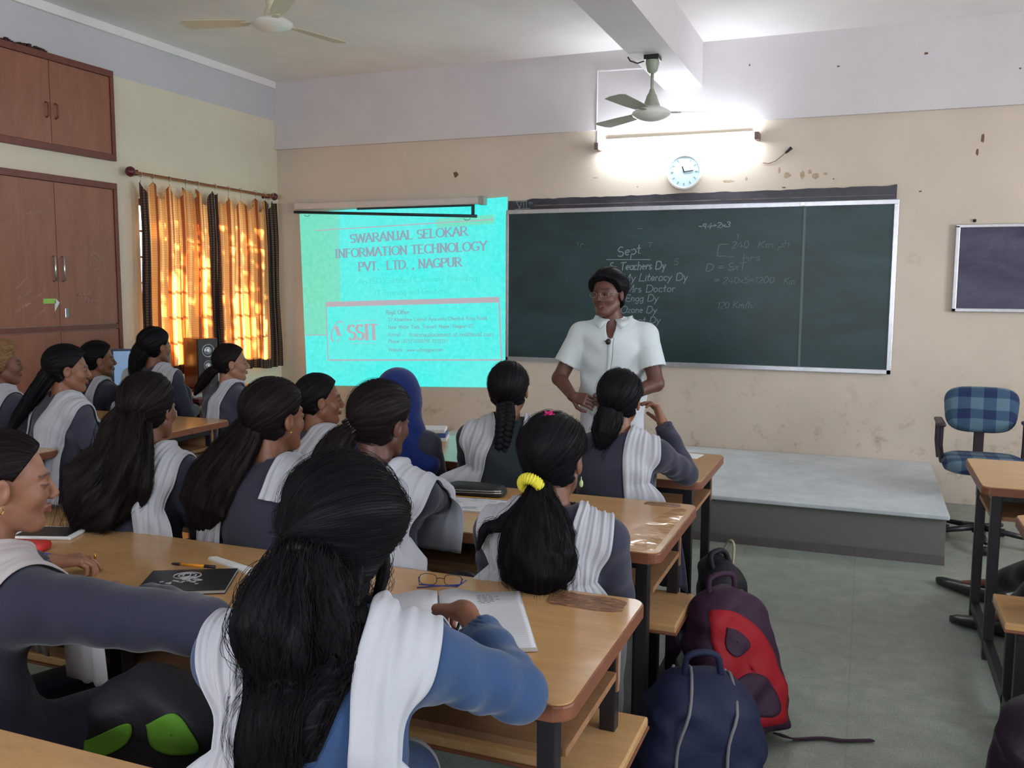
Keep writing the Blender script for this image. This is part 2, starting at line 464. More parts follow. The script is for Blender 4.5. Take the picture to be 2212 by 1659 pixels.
for k in range(34):
    y = 4.1 + k * .017 + random.uniform(-.004, .004)
    if y > 4.62: break
    mb.box((XL + .001, y, 3.085), (XL + .02, y + .022, 3.092 + random.uniform(.004, .03)))
mb.build('broken_plaster_edge', simple('dark_broken_edge', (58, 36, 32), .9), upc)
m_tape = simple('green_label_tape', (150, 200, 90), .5); m_paper = simple('white_paper', (222, 224, 226), .7, 0, .03)
MB().box((XL + .0245, 4.50, 1.425), (XL + .026, 4.60, 1.458)).build('green_sticker', m_tape, loc_)
MB().prism([(4.60, 1.458), (4.632, 1.43), (4.59, 1.37), (4.592, 1.43)], XL + .0245, XL + .026, 0, 'x').build('paper_seal', m_paper, loc_)
MB().box((XL + .0245, 4.672, 1.325), (XL + .030, 4.70, 1.39), .003).build('lock', m_steel, loc_)

# wall socket near the corner
m_scr = simple('faint_pink_chalk', (206, 168, 158), .9)
def scribble(name, y0, z0, L, h, slope, seed, n=26):
    rr = random.Random(seed); pts = []
    for k in range(n):
        u = L * k / n; pts.append((XL + .0255, y0 + u * math.cos(slope) + rr.uniform(-.004, .004), z0 + u * math.sin(slope) + h * (.5 + .5 * math.sin(k * 2.1 + rr.uniform(-.6, .6))) * rr.uniform(.4, 1)))
    MB().tube([Vector(q) for q in pts], .0016, 4).build(name, m_scr, loc_, True)
for q in ((4.30, 1.44, .17, .035, .5, 1), (4.28, 1.36, .13, .03, .45, 2), (4.42, 1.32, .12, .022, .6, 3), (4.36, 1.40, .20, .025, .6, 4), (4.78, 1.46, .12, .05, .1, 5), (4.86, 1.42, .14, .05, -.1, 6), (4.30, 1.52, .12, .02, .7, 7), (4.40, 2.0, .14, .03, .2, 8)): scribble('chalk_scribble', *q)
MB().tube([(XL + .0255, 4.95 + .045 * math.cos(a), 1.72 + .06 * math.sin(a)) for a in [2 * math.pi * k / 24 for k in range(25)]], .0018, 4).tube([(XL + .0255, 4.95 + .018 * math.cos(a), 1.72 + .025 * math.sin(a)) for a in [2 * math.pi * k / 16 for k in range(17)]], .0016, 4).build('chalk_circle', simple('green_grey_chalk', (168, 156, 132), .9), loc_, True)
so = empty('wall_socket', (XL, 7.07, 1.47), 'pale switch and socket plate on the left wall by the corner', 'switch plate')
MB().box((XL, 7.02, 1.47), (XL + .012, 7.13, 1.64), .004).build('plate', m_cream, so)
MB().box((XL + .012, 7.05, 1.585), (XL + .018, 7.075, 1.61), .002).build('switch', m_dkpl, so)
MB().box((XL + .012, 7.08, 1.585), (XL + .018, 7.105, 1.61), .002).build('switch', m_dkpl, so)
MB().lathe([(.004, 0), (.004, .004)], (XL + .012, 7.075, 1.53), 8, 'x').build('socket_hole', m_dkpl, so)
# ------------------------------------------------------------------ stroke lettering
def A_(cx, cy, rx, ry, a0, a1, n=9):
    return [(cx + rx * math.cos(R(a0 + (a1 - a0) * k / n)), cy + ry * math.sin(R(a0 + (a1 - a0) * k / n))) for k in range(n + 1)]
G = {
 'A': (.72, [[(.04, 0), (.36, 1)], [(.36, 1), (.68, 0)], [(.17, .36), (.56, .36)]]),
 'B': (.66, [[(.1, 0), (.1, 1)], [(.1, 1), (.34, 1)] + A_(.34, .76, .24, .24, 90, -90) + [(.1, .52)], [(.34, .52)] + A_(.34, .26, .28, .26, 90, -90) + [(.1, 0)]]),
 'C': (.70, [A_(.40, .5, .34, .5, 45, 315, 16)]),
 'D': (.76, [[(.1, 0), (.1, 1)], [(.1, 1), (.3, 1)] + A_(.3, .5, .4, .5, 90, -90, 14) + [(.1, 0)]]),
 'E': (.62, [[(.1, 0), (.1, 1)], [(.1, 1), (.56, 1)], [(.1, .52), (.44, .52)], [(.1, 0), (.58, 0)]]),
 'F': (.58, [[(.1, 0), (.1, 1)], [(.1, 1), (.54, 1)], [(.1, .52), (.42, .52)]]),
 'G': (.76, [A_(.40, .5, .34, .5, 45, 300, 16) + [(.66, .12), (.66, .42)], [(.44, .42), (.72, .42)]]),
 'H': (.76, [[(.12, 0), (.12, 1)], [(.62, 0), (.62, 1)], [(.12, .52), (.62, .52)]]),
 'I': (.34, [[(.17, 0), (.17, 1)]]),
 'J': (.46, [[(.32, 1), (.32, .2)] + A_(.18, .2, .14, .2, 0, -150)]),
 'K': (.72, [[(.12, 0), (.12, 1)], [(.62, 1), (.14, .46)], [(.26, .58), (.66, 0)]]),
 'L': (.60, [[(.1, 1), (.1, 0)], [(.1, 0), (.56, 0)]]),
 'M': (.88, [[(.12, 0), (.12, 1)], [(.12, 1), (.44, .1)], [(.44, .1), (.76, 1)], [(.76, 1), (.76, 0)]]),
 'N': (.76, [[(.12, 0), (.12, 1)], [(.12, 1), (.62, 0)], [(.62, 0), (.62, 1)]]),
 'O': (.80, [A_(.40, .5, .35, .5, 90, 450, 22)]),
 'P': (.62, [[(.1, 0), (.1, 1)], [(.1, 1), (.32, 1)] + A_(.32, .74, .25, .26, 90, -90) + [(.1, .48)]]),
 'R': (.70, [[(.1, 0), (.1, 1)], [(.1, 1), (.32, 1)] + A_(.32, .75, .24, .25, 90, -90) + [(.1, .5)], [(.3, .5), (.64, 0)]]),
 'S': (.58, [A_(.29, .74, .21, .25, 35, 270, 11) + A_(.29, .25, .23, .25, 90, -145, 11)[1:]]),
 'T': (.64, [[(.32, 0), (.32, 1)], [(.03, 1), (.61, 1)]]),
 'U': (.74, [[(.12, 1), (.12, .3)] + A_(.37, .3, .25, .3, 180, 360) + [(.62, 1)]]),
 'V': (.70, [[(.04, 1), (.35, 0)], [(.35, 0), (.66, 1)]]),
 'W': (.96, [[(.03, 1), (.25, 0)], [(.25, 0), (.48, .95)], [(.48, .95), (.70, 0)], [(.70, 0), (.93, 1)]]),
 'X': (.70, [[(.06, 1), (.64, 0)], [(.64, 1), (.06, 0)]]),
 'Y': (.68, [[(.04, 1), (.34, .5)], [(.64, 1), (.34, .5)], [(.34, .5), (.34, 0)]]),
 'a': (.5, [A_(.24, .3, .18, .28, 40, 360, 12), [(.42, .58), (.42, .05), (.5, 0)]]),
 'b': (.5, [[(.08, 1), (.08, .05)], A_(.26, .28, .18, .28, 180, -180, 12)]),
 'c': (.44, [A_(.25, .3, .18, .28, 50, 310, 10)]),
 'd': (.52, [A_(.24, .3, .18, .28, 40, 360, 12), [(.43, 1), (.43, 0)]]),
 'e': (.46, [[(.07, .32), (.40, .34)] + A_(.24, .32, .17, .26, 10, 310, 11)]),
 'f': (.34, [A_(.24, .85, .1, .13, 50, 180, 5) + [(.14, 0)], [(.02, .56), (.28, .56)]]),
 'g': (.5, [A_(.24, .3, .18, .26, 40, 360, 12), [(.42, .56), (.42, -.1)] + A_(.26, -.1, .16, .2, 0, -150, 6)]),
 'h': (.5, [[(.08, 1), (.08, 0)], [(.08, .35)] + A_(.26, .38, .16, .2, 160, 0, 6) + [(.42, 0)]]),
 'i': (.22, [[(.1, .56), (.1, .04), (.2, 0)], [(.1, .76), (.11, .80)]]),
 'k': (.46, [[(.08, 1), (.08, 0)], [(.38, .58), (.1, .26)], [(.18, .34), (.42, 0)]]),
 'l': (.22, [[(.1, 1), (.1, .04), (.2, 0)]]),
 'm': (.74, [[(.07, .58), (.07, 0)], [(.07, .38)] + A_(.2, .4, .13, .17, 160, 0, 5) + [(.33, 0)], [(.33, .38)] + A_(.47, .4, .14, .17, 160, 0, 5) + [(.62, 0)]]),
 'n': (.5, [[(.08, .58), (.08, 0)], [(.08, .38)] + A_(.25, .4, .16, .17, 160, 0, 6) + [(.41, 0)]]),
 'o': (.48, [A_(.24, .3, .18, .28, 90, 450, 14)]),
 'p': (.5, [[(.08, .58), (.08, -.38)], A_(.26, .3, .18, .27, 180, -180, 12)]),
 'q': (.5, [A_(.24, .3, .18, .26, 40, 360, 12), [(.42, .56), (.42, -.38)]]),
 'r': (.36, [[(.08, .58), (.08, 0)], [(.08, .36)] + A_(.22, .4, .13, .16, 160, 40, 5)]),
 's': (.40, [A_(.2, .43, .12, .14, 40, 260, 7) + A_(.2, .15, .14, .14, 90, -140, 7)[1:]]),
 't': (.36, [[(.16, .95), (.16, .08), (.3, .02)], [(.02, .6), (.32, .6)]]),
 'u': (.5, [[(.08, .58), (.08, .2)] + A_(.24, .2, .16, .18, 180, 340, 6) + [(.42, .58)], [(.42, .58), (.42, 0)]]),
 'v': (.44, [[(.04, .58), (.22, 0)], [(.22, 0), (.40, .58)]]),
 'w': (.64, [[(.04, .58), (.18, 0)], [(.18, 0), (.32, .5)], [(.32, .5), (.46, 0)], [(.46, 0), (.6, .58)]]),
 'x': (.46, [[(.05, .55), (.40, .02)], [(.40, .55), (.05, .02)]]),
 'y': (.46, [[(.06, .58), (.24, .08)], [(.42, .58), (.12, -.38)]]),
 'z': (.44, [[(.06, .56), (.38, .56), (.06, .02), (.40, .02)]]),
 '0': (.56, [A_(.28, .5, .22, .48, 90, 450, 16)]),
 '1': (.36, [[(.08, .8), (.2, 1), (.2, 0)]]),
 '2': (.54, [A_(.26, .74, .2, .25, 160, -20, 8) + [(.06, 0), (.5, 0)]]),
 '3': (.52, [A_(.24, .75, .2, .24, 150, -80, 8), A_(.24, .26, .22, .26, 90, -150, 9)]),
 '4': (.56, [[(.38, 0), (.38, 1), (.04, .3), (.52, .3)]]),
 '5': (.52, [[(.46, 1), (.12, 1), (.1, .58)] + A_(.24, .33, .23, .31, 120, -140, 9)]),
 '7': (.52, [[(.05, 1), (.48, 1), (.18, 0)]]),
 '9': (.52, [A_(.25, .7, .19, .28, 0, 360, 12), [(.44, .7), (.38, 0)]]),
 '=': (.56, [[(.06, .62), (.5, .62)], [(.06, .36), (.5, .36)]]),
 '-': (.44, [[(.06, .45), (.36, .45)]]), '+': (.56, [[(.06, .45), (.5, .45)], [(.28, .7), (.28, .2)]]),
 '.': (.26, [[(.10, 0), (.14, .05)]]), ',': (.26, [[(.14, .05), (.08, -.14)]]), ':': (.26, [[(.12, .05), (.14, .09)], [(.12, .45), (.14, .5)]]),
 '/': (.4, [[(.04, -.1), (.36, 1.05)]]), '@': (.8, [A_(.4, .4, .34, .42, 0, 320, 16), A_(.4, .4, .14, .2, 0, 360, 10)]), ' ': (.36, []),
}
SERIF = {'A': [(.04, 0), (.68, 0)], 'F': [(.1, 0), (.1, 1)], 'H': [(.12, 0), (.12, 1), (.62, 0), (.62, 1)], 'I': [(.17, 0), (.17, 1)], 'J': [(.32, 1)], 'K': [(.12, 0), (.12, 1), (.62, 1), (.66, 0)],
 'L': [(.1, 0), (.1, 1)], 'M': [(.12, 0), (.12, 1), (.76, 0), (.76, 1)], 'N': [(.12, 0), (.12, 1), (.62, 1)], 'P': [(.1, 0), (.1, 1)], 'R': [(.1, 0), (.1, 1), (.64, 0)], 'T': [(.32, 0)], 'U': [(.12, 1), (.62, 1)],
 'V': [(.04, 1), (.66, 1)], 'W': [(.03, 1), (.93, 1)], 'Y': [(.04, 1), (.64, 1), (.34, 0)], 'D': [(.1, 0), (.1, 1)], 'E': [(.1, 0), (.1, 1)]}
def text_width(s): return sum(G.get(c, G[' '])[0] for c in s)
def lettering(s, p0, p1, h, wx, wy, y, serif=False, jit=0, seed=1, slant=0, depth=.0006, fit=True):
    """stroke text along the line p0->p1 (x,z) on the plane y; returns verts, faces facing -Y"""
    rnd = random.Random(seed); V = []; F = []
    L = math.hypot(p1[0] - p0[0], p1[1] - p0[1]); tw = text_width(s)
    sx = L / tw if fit else h
    dx = ((p1[0] - p0[0]) / L, (p1[1] - p0[1]) / L)
    x = 0
    def P(gx, gz):
        u = (x + gx) * sx + slant * gz * h; v = gz * h
        return (p0[0] + dx[0] * u - dx[1] * v, p0[1] + dx[1] * u + dx[0] * v)
    def stroke(pts, ax, ay):
        pts = [P(*q) for q in pts]
        if jit: pts = [(a + rnd.uniform(-jit, jit), b + rnd.uniform(-jit, jit)) for a, b in pts]
        n = len(pts); base = len(V)
        for i, (a, b) in enumerate(pts):
            q0 = pts[max(i - 1, 0)]; q1 = pts[min(i + 1, n - 1)]
            tx, tz = q1[0] - q0[0], q1[1] - q0[1]; l = math.hypot(tx, tz) or 1; nx, nz = -tz / l, tx / l
            w = math.sqrt((ax * nx) ** 2 + (ay * nz) ** 2) / 2
            ex = (tx / l * w * .5 if i == n - 1 else (-tx / l * w * .5 if i == 0 else 0)); ez = (tz / l * w * .5 if i == n - 1 else (-tz / l * w * .5 if i == 0 else 0))
            V.append((a + ex + nx * w, y, b + ez + nz * w)); V.append((a + ex - nx * w, y, b + ez - nz * w))
        for i in range(n - 1): k = base + 2 * i; F.append((k, k + 1, k + 3, k + 2))
    for c in s:
        w, st = G.get(c, G[' '])
        for q in st: stroke(q, wx, wy)
        if serif:
            for (a, b) in SERIF.get(c, []): stroke([(a - .11, b), (a + .11, b)], wy * 1.0, wy * 1.0)
        x += w
    return V, F
def letter_obj(name, lines, material, parent, thick=.0012):
    V = []; F = []
    for (v, f) in lines:
        b = len(V); V += v; F += [tuple(i + b for i in q) for q in f]
    o = link_mesh(name, V, F, material)
    o.parent = parent; o.matrix_parent_inverse = parent_world(parent).inverted()
    return o

# ------------------------------------------------------------------ green board
m_chalk = simple('chalk', (128, 146, 154), .9, 0, .15, 300)
m_chalkf = simple('faint_chalk', (94, 114, 118), .9, 0, .15, 300)
def mat_board(name, c, smudge, k=.35):
    t = NT(name); v = t.coord('Object', (1, 1, 1)); v2 = t.coord('Object', (1, 1, 2.2))
    n = t.noise(v2, 1.6, 5, .65, .5); n2 = t.noise(v, 12, 4, .7, 1.2)
    f = t.math('MULTIPLY', t.ramp(n, [(.38, (0, 0, 0)), (.72, (1, 1, 1))]), t.ramp(n2, [(.2, (.5, .5, .5)), (.8, (1, 1, 1))]))
    t.col(t.mix(t.math('MULTIPLY', f, k), lin(c), lin(smudge))); t.b.inputs['Roughness'].default_value = .42
    t.bump(n2, .04, .001)
    return t.m
gb = empty('green_board', (-1.34, 7.13, .96), 'large green chalkboard with aluminium frame and chalk writing on the front wall', 'chalkboard')
BX0, BX1, BZ0, BZ1 = -2.85, .155, .958, 2.165
MB().box((BX0, 7.135, BZ0), (BX1, 7.16, BZ1)).build('board_surface', mat_board('green_board_surface', (24, 50, 50), (62, 102, 124)), gb)
for nm, a, b in (('frame_rail', (BX0 - .012, 7.122, BZ1 - .005), (BX1 + .03, 7.165, BZ1 + .032)), ('frame_rail', (BX0 - .012, 7.122, BZ0 - .03), (BX1 + .03, 7.165, BZ0 + .005)),
                 ('frame_rail', (BX0 - .014, 7.122, BZ0 - .03), (BX0 + .012, 7.165, BZ1 + .0)), ('frame_rail', (BX1 - .004, 7.122, BZ0 - .03), (BX1 + .03, 7.165, BZ1 + .0))):
    MB().box(a, b, .004).build(nm, m_alu, gb)
MB().box((-.47, 7.128, BZ0), (-.452, 7.136, BZ1)).build('joint_strip', simple('dull_joint_strip', (84, 104, 100), .5), gb)
MB().box((-.50, 7.118, BZ1 + .0), (-.46, 7.124, BZ1 + .03), .002).build('clip', m_steel, gb)
yb = 7.1338
hs = dict(jit=.0030, slant=.18)
C1 = [lettering('Sept', (-1.90, 1.80), (-1.70, 1.825), .075, .008, .008, yb, **hs),
      ([(-1.985, yb, 1.776), (-1.985, yb, 1.782), (-1.62, yb, 1.780), (-1.62, yb, 1.774)], [(0, 1, 2, 3)]),
      lettering('5- Teachers Dy', (-1.965, 1.690), (-1.50, 1.702), .062, .008, .008, yb, **hs),
      lettering('11- My Literacy Dy', (-1.97, 1.602), (-1.325, 1.612), .058, .007, .007, yb, **hs),
      lettering('12- Mrs Doctor', (-1.97, 1.512), (-1.42, 1.522), .056, .006, .006, yb, **hs),
      lettering('15- Engg Dy', (-1.95, 1.438), (-1.555, 1.446), .054, .006, .006, yb, **hs),
      lettering('16- Ozone Dy', (-1.97, 1.348), (-1.565, 1.352), .054, .006, .006, yb, **hs),
      lettering('21- Ment Dy', (-1.95, 1.262), (-1.53, 1.272), .050, .006, .006, yb, **hs),
      lettering('-94+2x3', (-1.25, 2.012), (-1.005, 2.024), .038, .007, .007, yb, **hs)]
for c_ in C1: letter_obj('chalk_writing', [c_], m_chalk, gb)
C2 = [lettering('240', (-.997, 1.858), (-.86, 1.862), .052, .006, .006, yb, **hs), lettering('Km ph', (-.80, 1.858), (-.565, 1.864), .052, .005, .005, yb, **hs),
      lettering('hrs', (-.91, 1.760), (-.77, 1.765), .05, .005, .005, yb, **hs),
      lettering('D = SxT', (-1.188, 1.684), (-.88, 1.694), .056, .007, .007, yb, **hs),
      lettering('= 240x5=1200', (-1.12, 1.590), (-.665, 1.594), .048, .006, .006, yb, **hs), lettering('Km', (-.60, 1.584), (-.515, 1.586), .05, .006, .006, yb, **hs),
      lettering('120 Km/hr', (-1.09, 1.394), (-.80, 1.404), .05, .006, .006, yb, **hs),
      lettering('5', (-1.44, 1.735), (-1.40, 1.735), .045, .005, .005, yb, **hs), lettering('1', (-.965, 1.93), (-.935, 1.93), .04, .005, .005, yb, **hs),
      lettering('T', (-1.65, 1.875), (-1.61, 1.875), .035, .005, .005, yb, **hs), lettering('1r', (-2.255, 1.888), (-2.175, 1.888), .035, .005, .005, yb, **hs),
      lettering('-', (-1.74, 2.005), (-1.69, 2.01), .03, .006, .006, yb, **hs)]
br = []
for pts in ([(-1.02, 1.892), (-1.088, 1.888), (-1.098, 1.80), (-1.03, 1.800), (-1.0, 1.792), (-.975, 1.798)],):
    V = []; F = []
    for i, p in enumerate(pts): V += [(p[0] - .003, yb, p[1] + .003), (p[0] + .003, yb, p[1] - .003)]
    F = [(2 * i, 2 * i + 1, 2 * i + 3, 2 * i + 2) for i in range(len(pts) - 1)]; br.append((V, F))
for c_ in C2 + br: letter_obj('faint_chalk_writing', [c_], m_chalkf, gb)
# old painted board band above the green board
band = empty('blackboard_band', (-1.34, 7.16, 2.20), 'strip of old painted blackboard showing above the green board', 'blackboard')
pts = [(BX0 - .005, 2.197)]; pts.append((BX0 + .0, 2.275))
for k in range(1, 60):
    x = BX0 + (BX1 - BX0) * k / 60; pts.append((x, 2.283 + .012 * (k / 60) + random.uniform(-.004, .004) - (.012 if k < 4 else 0)))
pts += [(BX1 + .01, 2.305), (BX1 + .01, 2.197)]
MB().prism(pts, 7.150, YF, 0, 'y').build('board_strip', mat_board('old_blackboard_paint', (44, 42, 52), (104, 106, 116), .6), band)
letter_obj('chalk_numeral', [lettering('VII', (-2.775, 2.208), (-2.675, 2.213), .055, .005, .009, 7.1485), lettering('th', (-2.668, 2.240), (-2.630, 2.243), .022, .003, .004, 7.1485),
  ([(-2.79, 7.1485, 2.200), (-2.79, 7.1485, 2.206), (-2.655, 7.1485, 2.210), (-2.655, 7.1485, 2.204)], [(0, 1, 2, 3)]), ([(-2.785, 7.1485, 2.262), (-2.785, 7.1485, 2.267), (-2.68, 7.1485, 2.270), (-2.68, 7.1485, 2.265)], [(0, 1, 2, 3)])], m_chalk, band)
MB().box((-2.62, 7.147, 2.226), (BX1, 7.150, 2.233)).build('chalk_line', simple('chalk_line_dull', (108, 98, 96), .9, 0, .4, 9), band)

# small dark board on the right
sb = empty('notice_board', (1.25, 7.13, 1.4), 'small dark blue board with aluminium frame right of the green board', 'board')
MB().box((.585, 7.14, 1.42), (1.95, 7.158, 1.985)).build('board_surface', mat_board('dark_blue_board', (34, 32, 62), (120, 116, 140), .45), sb)
for a, b in (((.562, 7.128, 1.984), (1.97, 7.165, 2.008)), ((.562, 7.128, 1.394), (1.97, 7.165, 1.42)), ((.562, 7.128, 1.394), (.59, 7.165, 2.0)), ((1.945, 7.128, 1.394), (1.97, 7.165, 2.0))): MB().box(a, b, .004).build('frame_rail', m_alu, sb)
MB().lathe([(.012, 0), (.01, -.02), (0, -.022)], (.68, YF, 2.035), 10, 'y').build('hook', m_dkpl, sb, True)

# ------------------------------------------------------------------ projected slide
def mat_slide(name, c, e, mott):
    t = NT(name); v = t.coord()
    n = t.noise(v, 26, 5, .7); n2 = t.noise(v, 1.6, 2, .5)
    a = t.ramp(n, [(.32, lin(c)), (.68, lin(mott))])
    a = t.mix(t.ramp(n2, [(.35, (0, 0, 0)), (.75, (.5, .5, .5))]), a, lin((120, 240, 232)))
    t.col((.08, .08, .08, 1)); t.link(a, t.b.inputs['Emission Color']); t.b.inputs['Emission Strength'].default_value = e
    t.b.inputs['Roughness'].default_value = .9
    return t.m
m_cyan = mat_slide('projected_cyan', (0, 238, 232), .92, (84, 255, 250))  # projector light put in as glowing panels on the wall, no projector built
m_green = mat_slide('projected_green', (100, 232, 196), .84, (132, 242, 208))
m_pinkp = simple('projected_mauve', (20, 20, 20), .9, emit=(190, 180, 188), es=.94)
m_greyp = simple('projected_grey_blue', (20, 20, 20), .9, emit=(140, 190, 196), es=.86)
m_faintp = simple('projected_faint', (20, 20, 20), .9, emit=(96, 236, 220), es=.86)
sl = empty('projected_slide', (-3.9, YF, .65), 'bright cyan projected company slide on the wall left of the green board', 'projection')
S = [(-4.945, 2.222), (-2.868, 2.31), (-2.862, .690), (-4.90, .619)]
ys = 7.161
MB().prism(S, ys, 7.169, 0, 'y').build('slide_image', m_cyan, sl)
def flat(name, pts, m, y=ys - .0006): 
    o = link_mesh(name, [(p[0], y, p[1]) for p in pts], [tuple(range(len(pts)))], m); o.parent = sl; o.matrix_parent_inverse = parent_world(sl).inverted(); return o
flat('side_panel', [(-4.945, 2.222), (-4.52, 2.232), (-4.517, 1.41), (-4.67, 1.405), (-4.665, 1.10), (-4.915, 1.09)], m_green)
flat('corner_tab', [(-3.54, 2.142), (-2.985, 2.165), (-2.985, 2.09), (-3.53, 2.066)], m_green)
def bar(a, b, h, y=ys - .0012): return ([(a[0], y, a[1] - h / 2), (b[0], y, b[1] - h / 2), (b[0], y, b[1] + h / 2), (a[0], y, a[1] + h / 2)], [(0, 1, 2, 3)])
def vbar(a, b, w, y=ys - .0012): return ([(a[0] - w / 2, y, a[1]), (a[0] + w / 2, y, a[1]), (b[0] + w / 2, y, b[1]), (b[0] - w / 2, y, b[1])], [(0, 1, 2, 3)])
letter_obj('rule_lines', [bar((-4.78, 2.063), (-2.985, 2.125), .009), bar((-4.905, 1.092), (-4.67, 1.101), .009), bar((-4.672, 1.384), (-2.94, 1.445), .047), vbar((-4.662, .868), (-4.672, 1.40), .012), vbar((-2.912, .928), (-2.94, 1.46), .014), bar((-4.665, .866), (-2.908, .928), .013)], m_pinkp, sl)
sp = dict(serif=True, slant=0)
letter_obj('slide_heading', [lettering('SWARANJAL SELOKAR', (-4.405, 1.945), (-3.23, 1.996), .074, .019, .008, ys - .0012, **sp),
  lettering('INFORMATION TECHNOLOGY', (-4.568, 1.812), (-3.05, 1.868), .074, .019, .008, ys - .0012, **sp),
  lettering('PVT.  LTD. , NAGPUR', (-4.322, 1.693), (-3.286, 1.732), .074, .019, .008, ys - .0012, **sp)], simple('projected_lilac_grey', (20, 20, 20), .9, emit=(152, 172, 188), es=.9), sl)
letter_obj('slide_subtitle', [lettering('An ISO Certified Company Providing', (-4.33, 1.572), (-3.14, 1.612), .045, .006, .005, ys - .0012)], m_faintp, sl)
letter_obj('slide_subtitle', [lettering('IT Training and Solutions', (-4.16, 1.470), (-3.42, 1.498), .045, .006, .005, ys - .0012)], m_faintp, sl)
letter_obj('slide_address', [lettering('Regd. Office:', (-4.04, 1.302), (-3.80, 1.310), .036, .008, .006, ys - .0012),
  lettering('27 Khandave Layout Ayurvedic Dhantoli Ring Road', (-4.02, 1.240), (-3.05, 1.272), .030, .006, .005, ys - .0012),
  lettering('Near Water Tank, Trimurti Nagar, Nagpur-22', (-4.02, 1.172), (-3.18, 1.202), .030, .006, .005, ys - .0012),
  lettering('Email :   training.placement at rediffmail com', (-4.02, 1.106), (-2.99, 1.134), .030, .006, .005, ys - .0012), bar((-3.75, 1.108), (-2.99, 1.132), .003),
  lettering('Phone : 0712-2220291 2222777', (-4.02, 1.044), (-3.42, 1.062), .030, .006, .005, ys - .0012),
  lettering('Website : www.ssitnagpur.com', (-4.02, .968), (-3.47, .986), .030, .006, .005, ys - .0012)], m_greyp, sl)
ring = []
V = []; F = []; n = 30
for k in range(n + 1):
    a = R(-60 + 330 * k / n); w = .004 + .010 * abs(math.sin((a - .6) / 2)) ** 2
    ca, sa = math.cos(a), math.sin(a)
    for rr in (1 - w * 8, 1 + w * 8):
        x, z = .055 * rr * ca, .105 * rr * sa; th = R(-28)
        V.append((-4.552 + x * math.cos(th) - z * math.sin(th), ys - .0012, 1.135 + x * math.sin(th) + z * math.cos(th)))
F = [(2 * k, 2 * k + 1, 2 * k + 3, 2 * k + 2) for k in range(n)]
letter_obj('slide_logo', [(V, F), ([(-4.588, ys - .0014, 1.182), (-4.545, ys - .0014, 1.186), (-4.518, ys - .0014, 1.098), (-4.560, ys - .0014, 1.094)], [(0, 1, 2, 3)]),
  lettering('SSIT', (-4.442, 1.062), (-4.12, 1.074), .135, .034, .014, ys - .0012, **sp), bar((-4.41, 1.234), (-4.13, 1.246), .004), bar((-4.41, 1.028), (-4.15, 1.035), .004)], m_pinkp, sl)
# rolled screen case and its hanging bar
m_case = simple('ivory_screen_case', (206, 198, 196), .3, 0, .04)
sc = empty('projector_screen_case', (-4.0, 7.12, 2.25), 'long white roll-up screen case with a slanting black bar above the projected slide', 'projector screen')
MB().box((-4.96, 7.085, 2.252), (-3.08, 7.15, 2.312), .012).build('case', m_case, sc)
MB().box((-3.10, 7.078, 2.244), (-3.045, 7.155, 2.318), .008).build('end_cap', simple('grey_end_cap', (150, 156, 150), .4), sc)
MB().box((-4.96, 7.155, 2.27), (-4.90, YF, 2.31)).box((-3.15, 7.15, 2.27), (-3.09, YF, 2.31)).build('bracket', m_dkpl, sc)
MB().tube([(-4.965, 7.11, 2.232), (-3.125, 7.11, 2.152)], .0135, 12).build('weight_bar', simple('dark_teal_bar', (20, 34, 44), .35), sc, True)
MB().box((-4.3, 7.109, 2.235), (-3.16, 7.111, 2.252)).box((-3.175, 7.108, 2.16), (-3.145, 7.112, 2.252)).build('screen_edge', simple('dark_screen_edge', (24, 60, 68), .6), sc)
for x, z in ((-4.83, 2.205), (-3.215, 2.135)):
    MB().tube([(x + .03 * math.cos(a), 7.11, z + .014 * math.sin(a)) for a in [math.pi * (1 + q / 10) for q in range(11)]], .0022, 6).build('pull_loop', m_dkpl, sc, True)

# ------------------------------------------------------------------ tube light, clock, wall bits
tl = empty('tube_light', (-1.44, 7.12, 2.67), 'lit fluorescent tube light glowing on the front wall above the clock', 'tube light')
m_tube = simple('lit_tube', (255, 255, 255), .4, emit=(236, 246, 255), es=95)
MB().box((-2.02, 7.125, 2.69), (-.86, YF, 2.735), .006).build('batten', m_white, tl)
MB().tube([(-2.04, 7.075, 2.672), (-.84, 7.075, 2.684)], .0145, 14).build('tube', m_tube, tl, True)
m_holder = simple('brown_lamp_holder', (120, 96, 92), .5)
for x, z in ((-2.062, 2.67), (-.822, 2.686)): MB().box((x - .018, 7.05, z - .025), (x + .018, YF - .001, z + .03), .006).build('lamp_holder', m_holder, tl)
MB().tube([(-2.085, YF - .037, 3.27), (-2.085, YF - .037, 2.81)], .007, 6).tube([(-2.085, YF - .037, 3.272), (-1.56, YF - .037, 3.262)], .007, 6).tube([(-2.085, YF - .006, 2.81), (-2.085, YF - .006, 2.66)], .007, 6).build('conduit', m_lilac, tl)

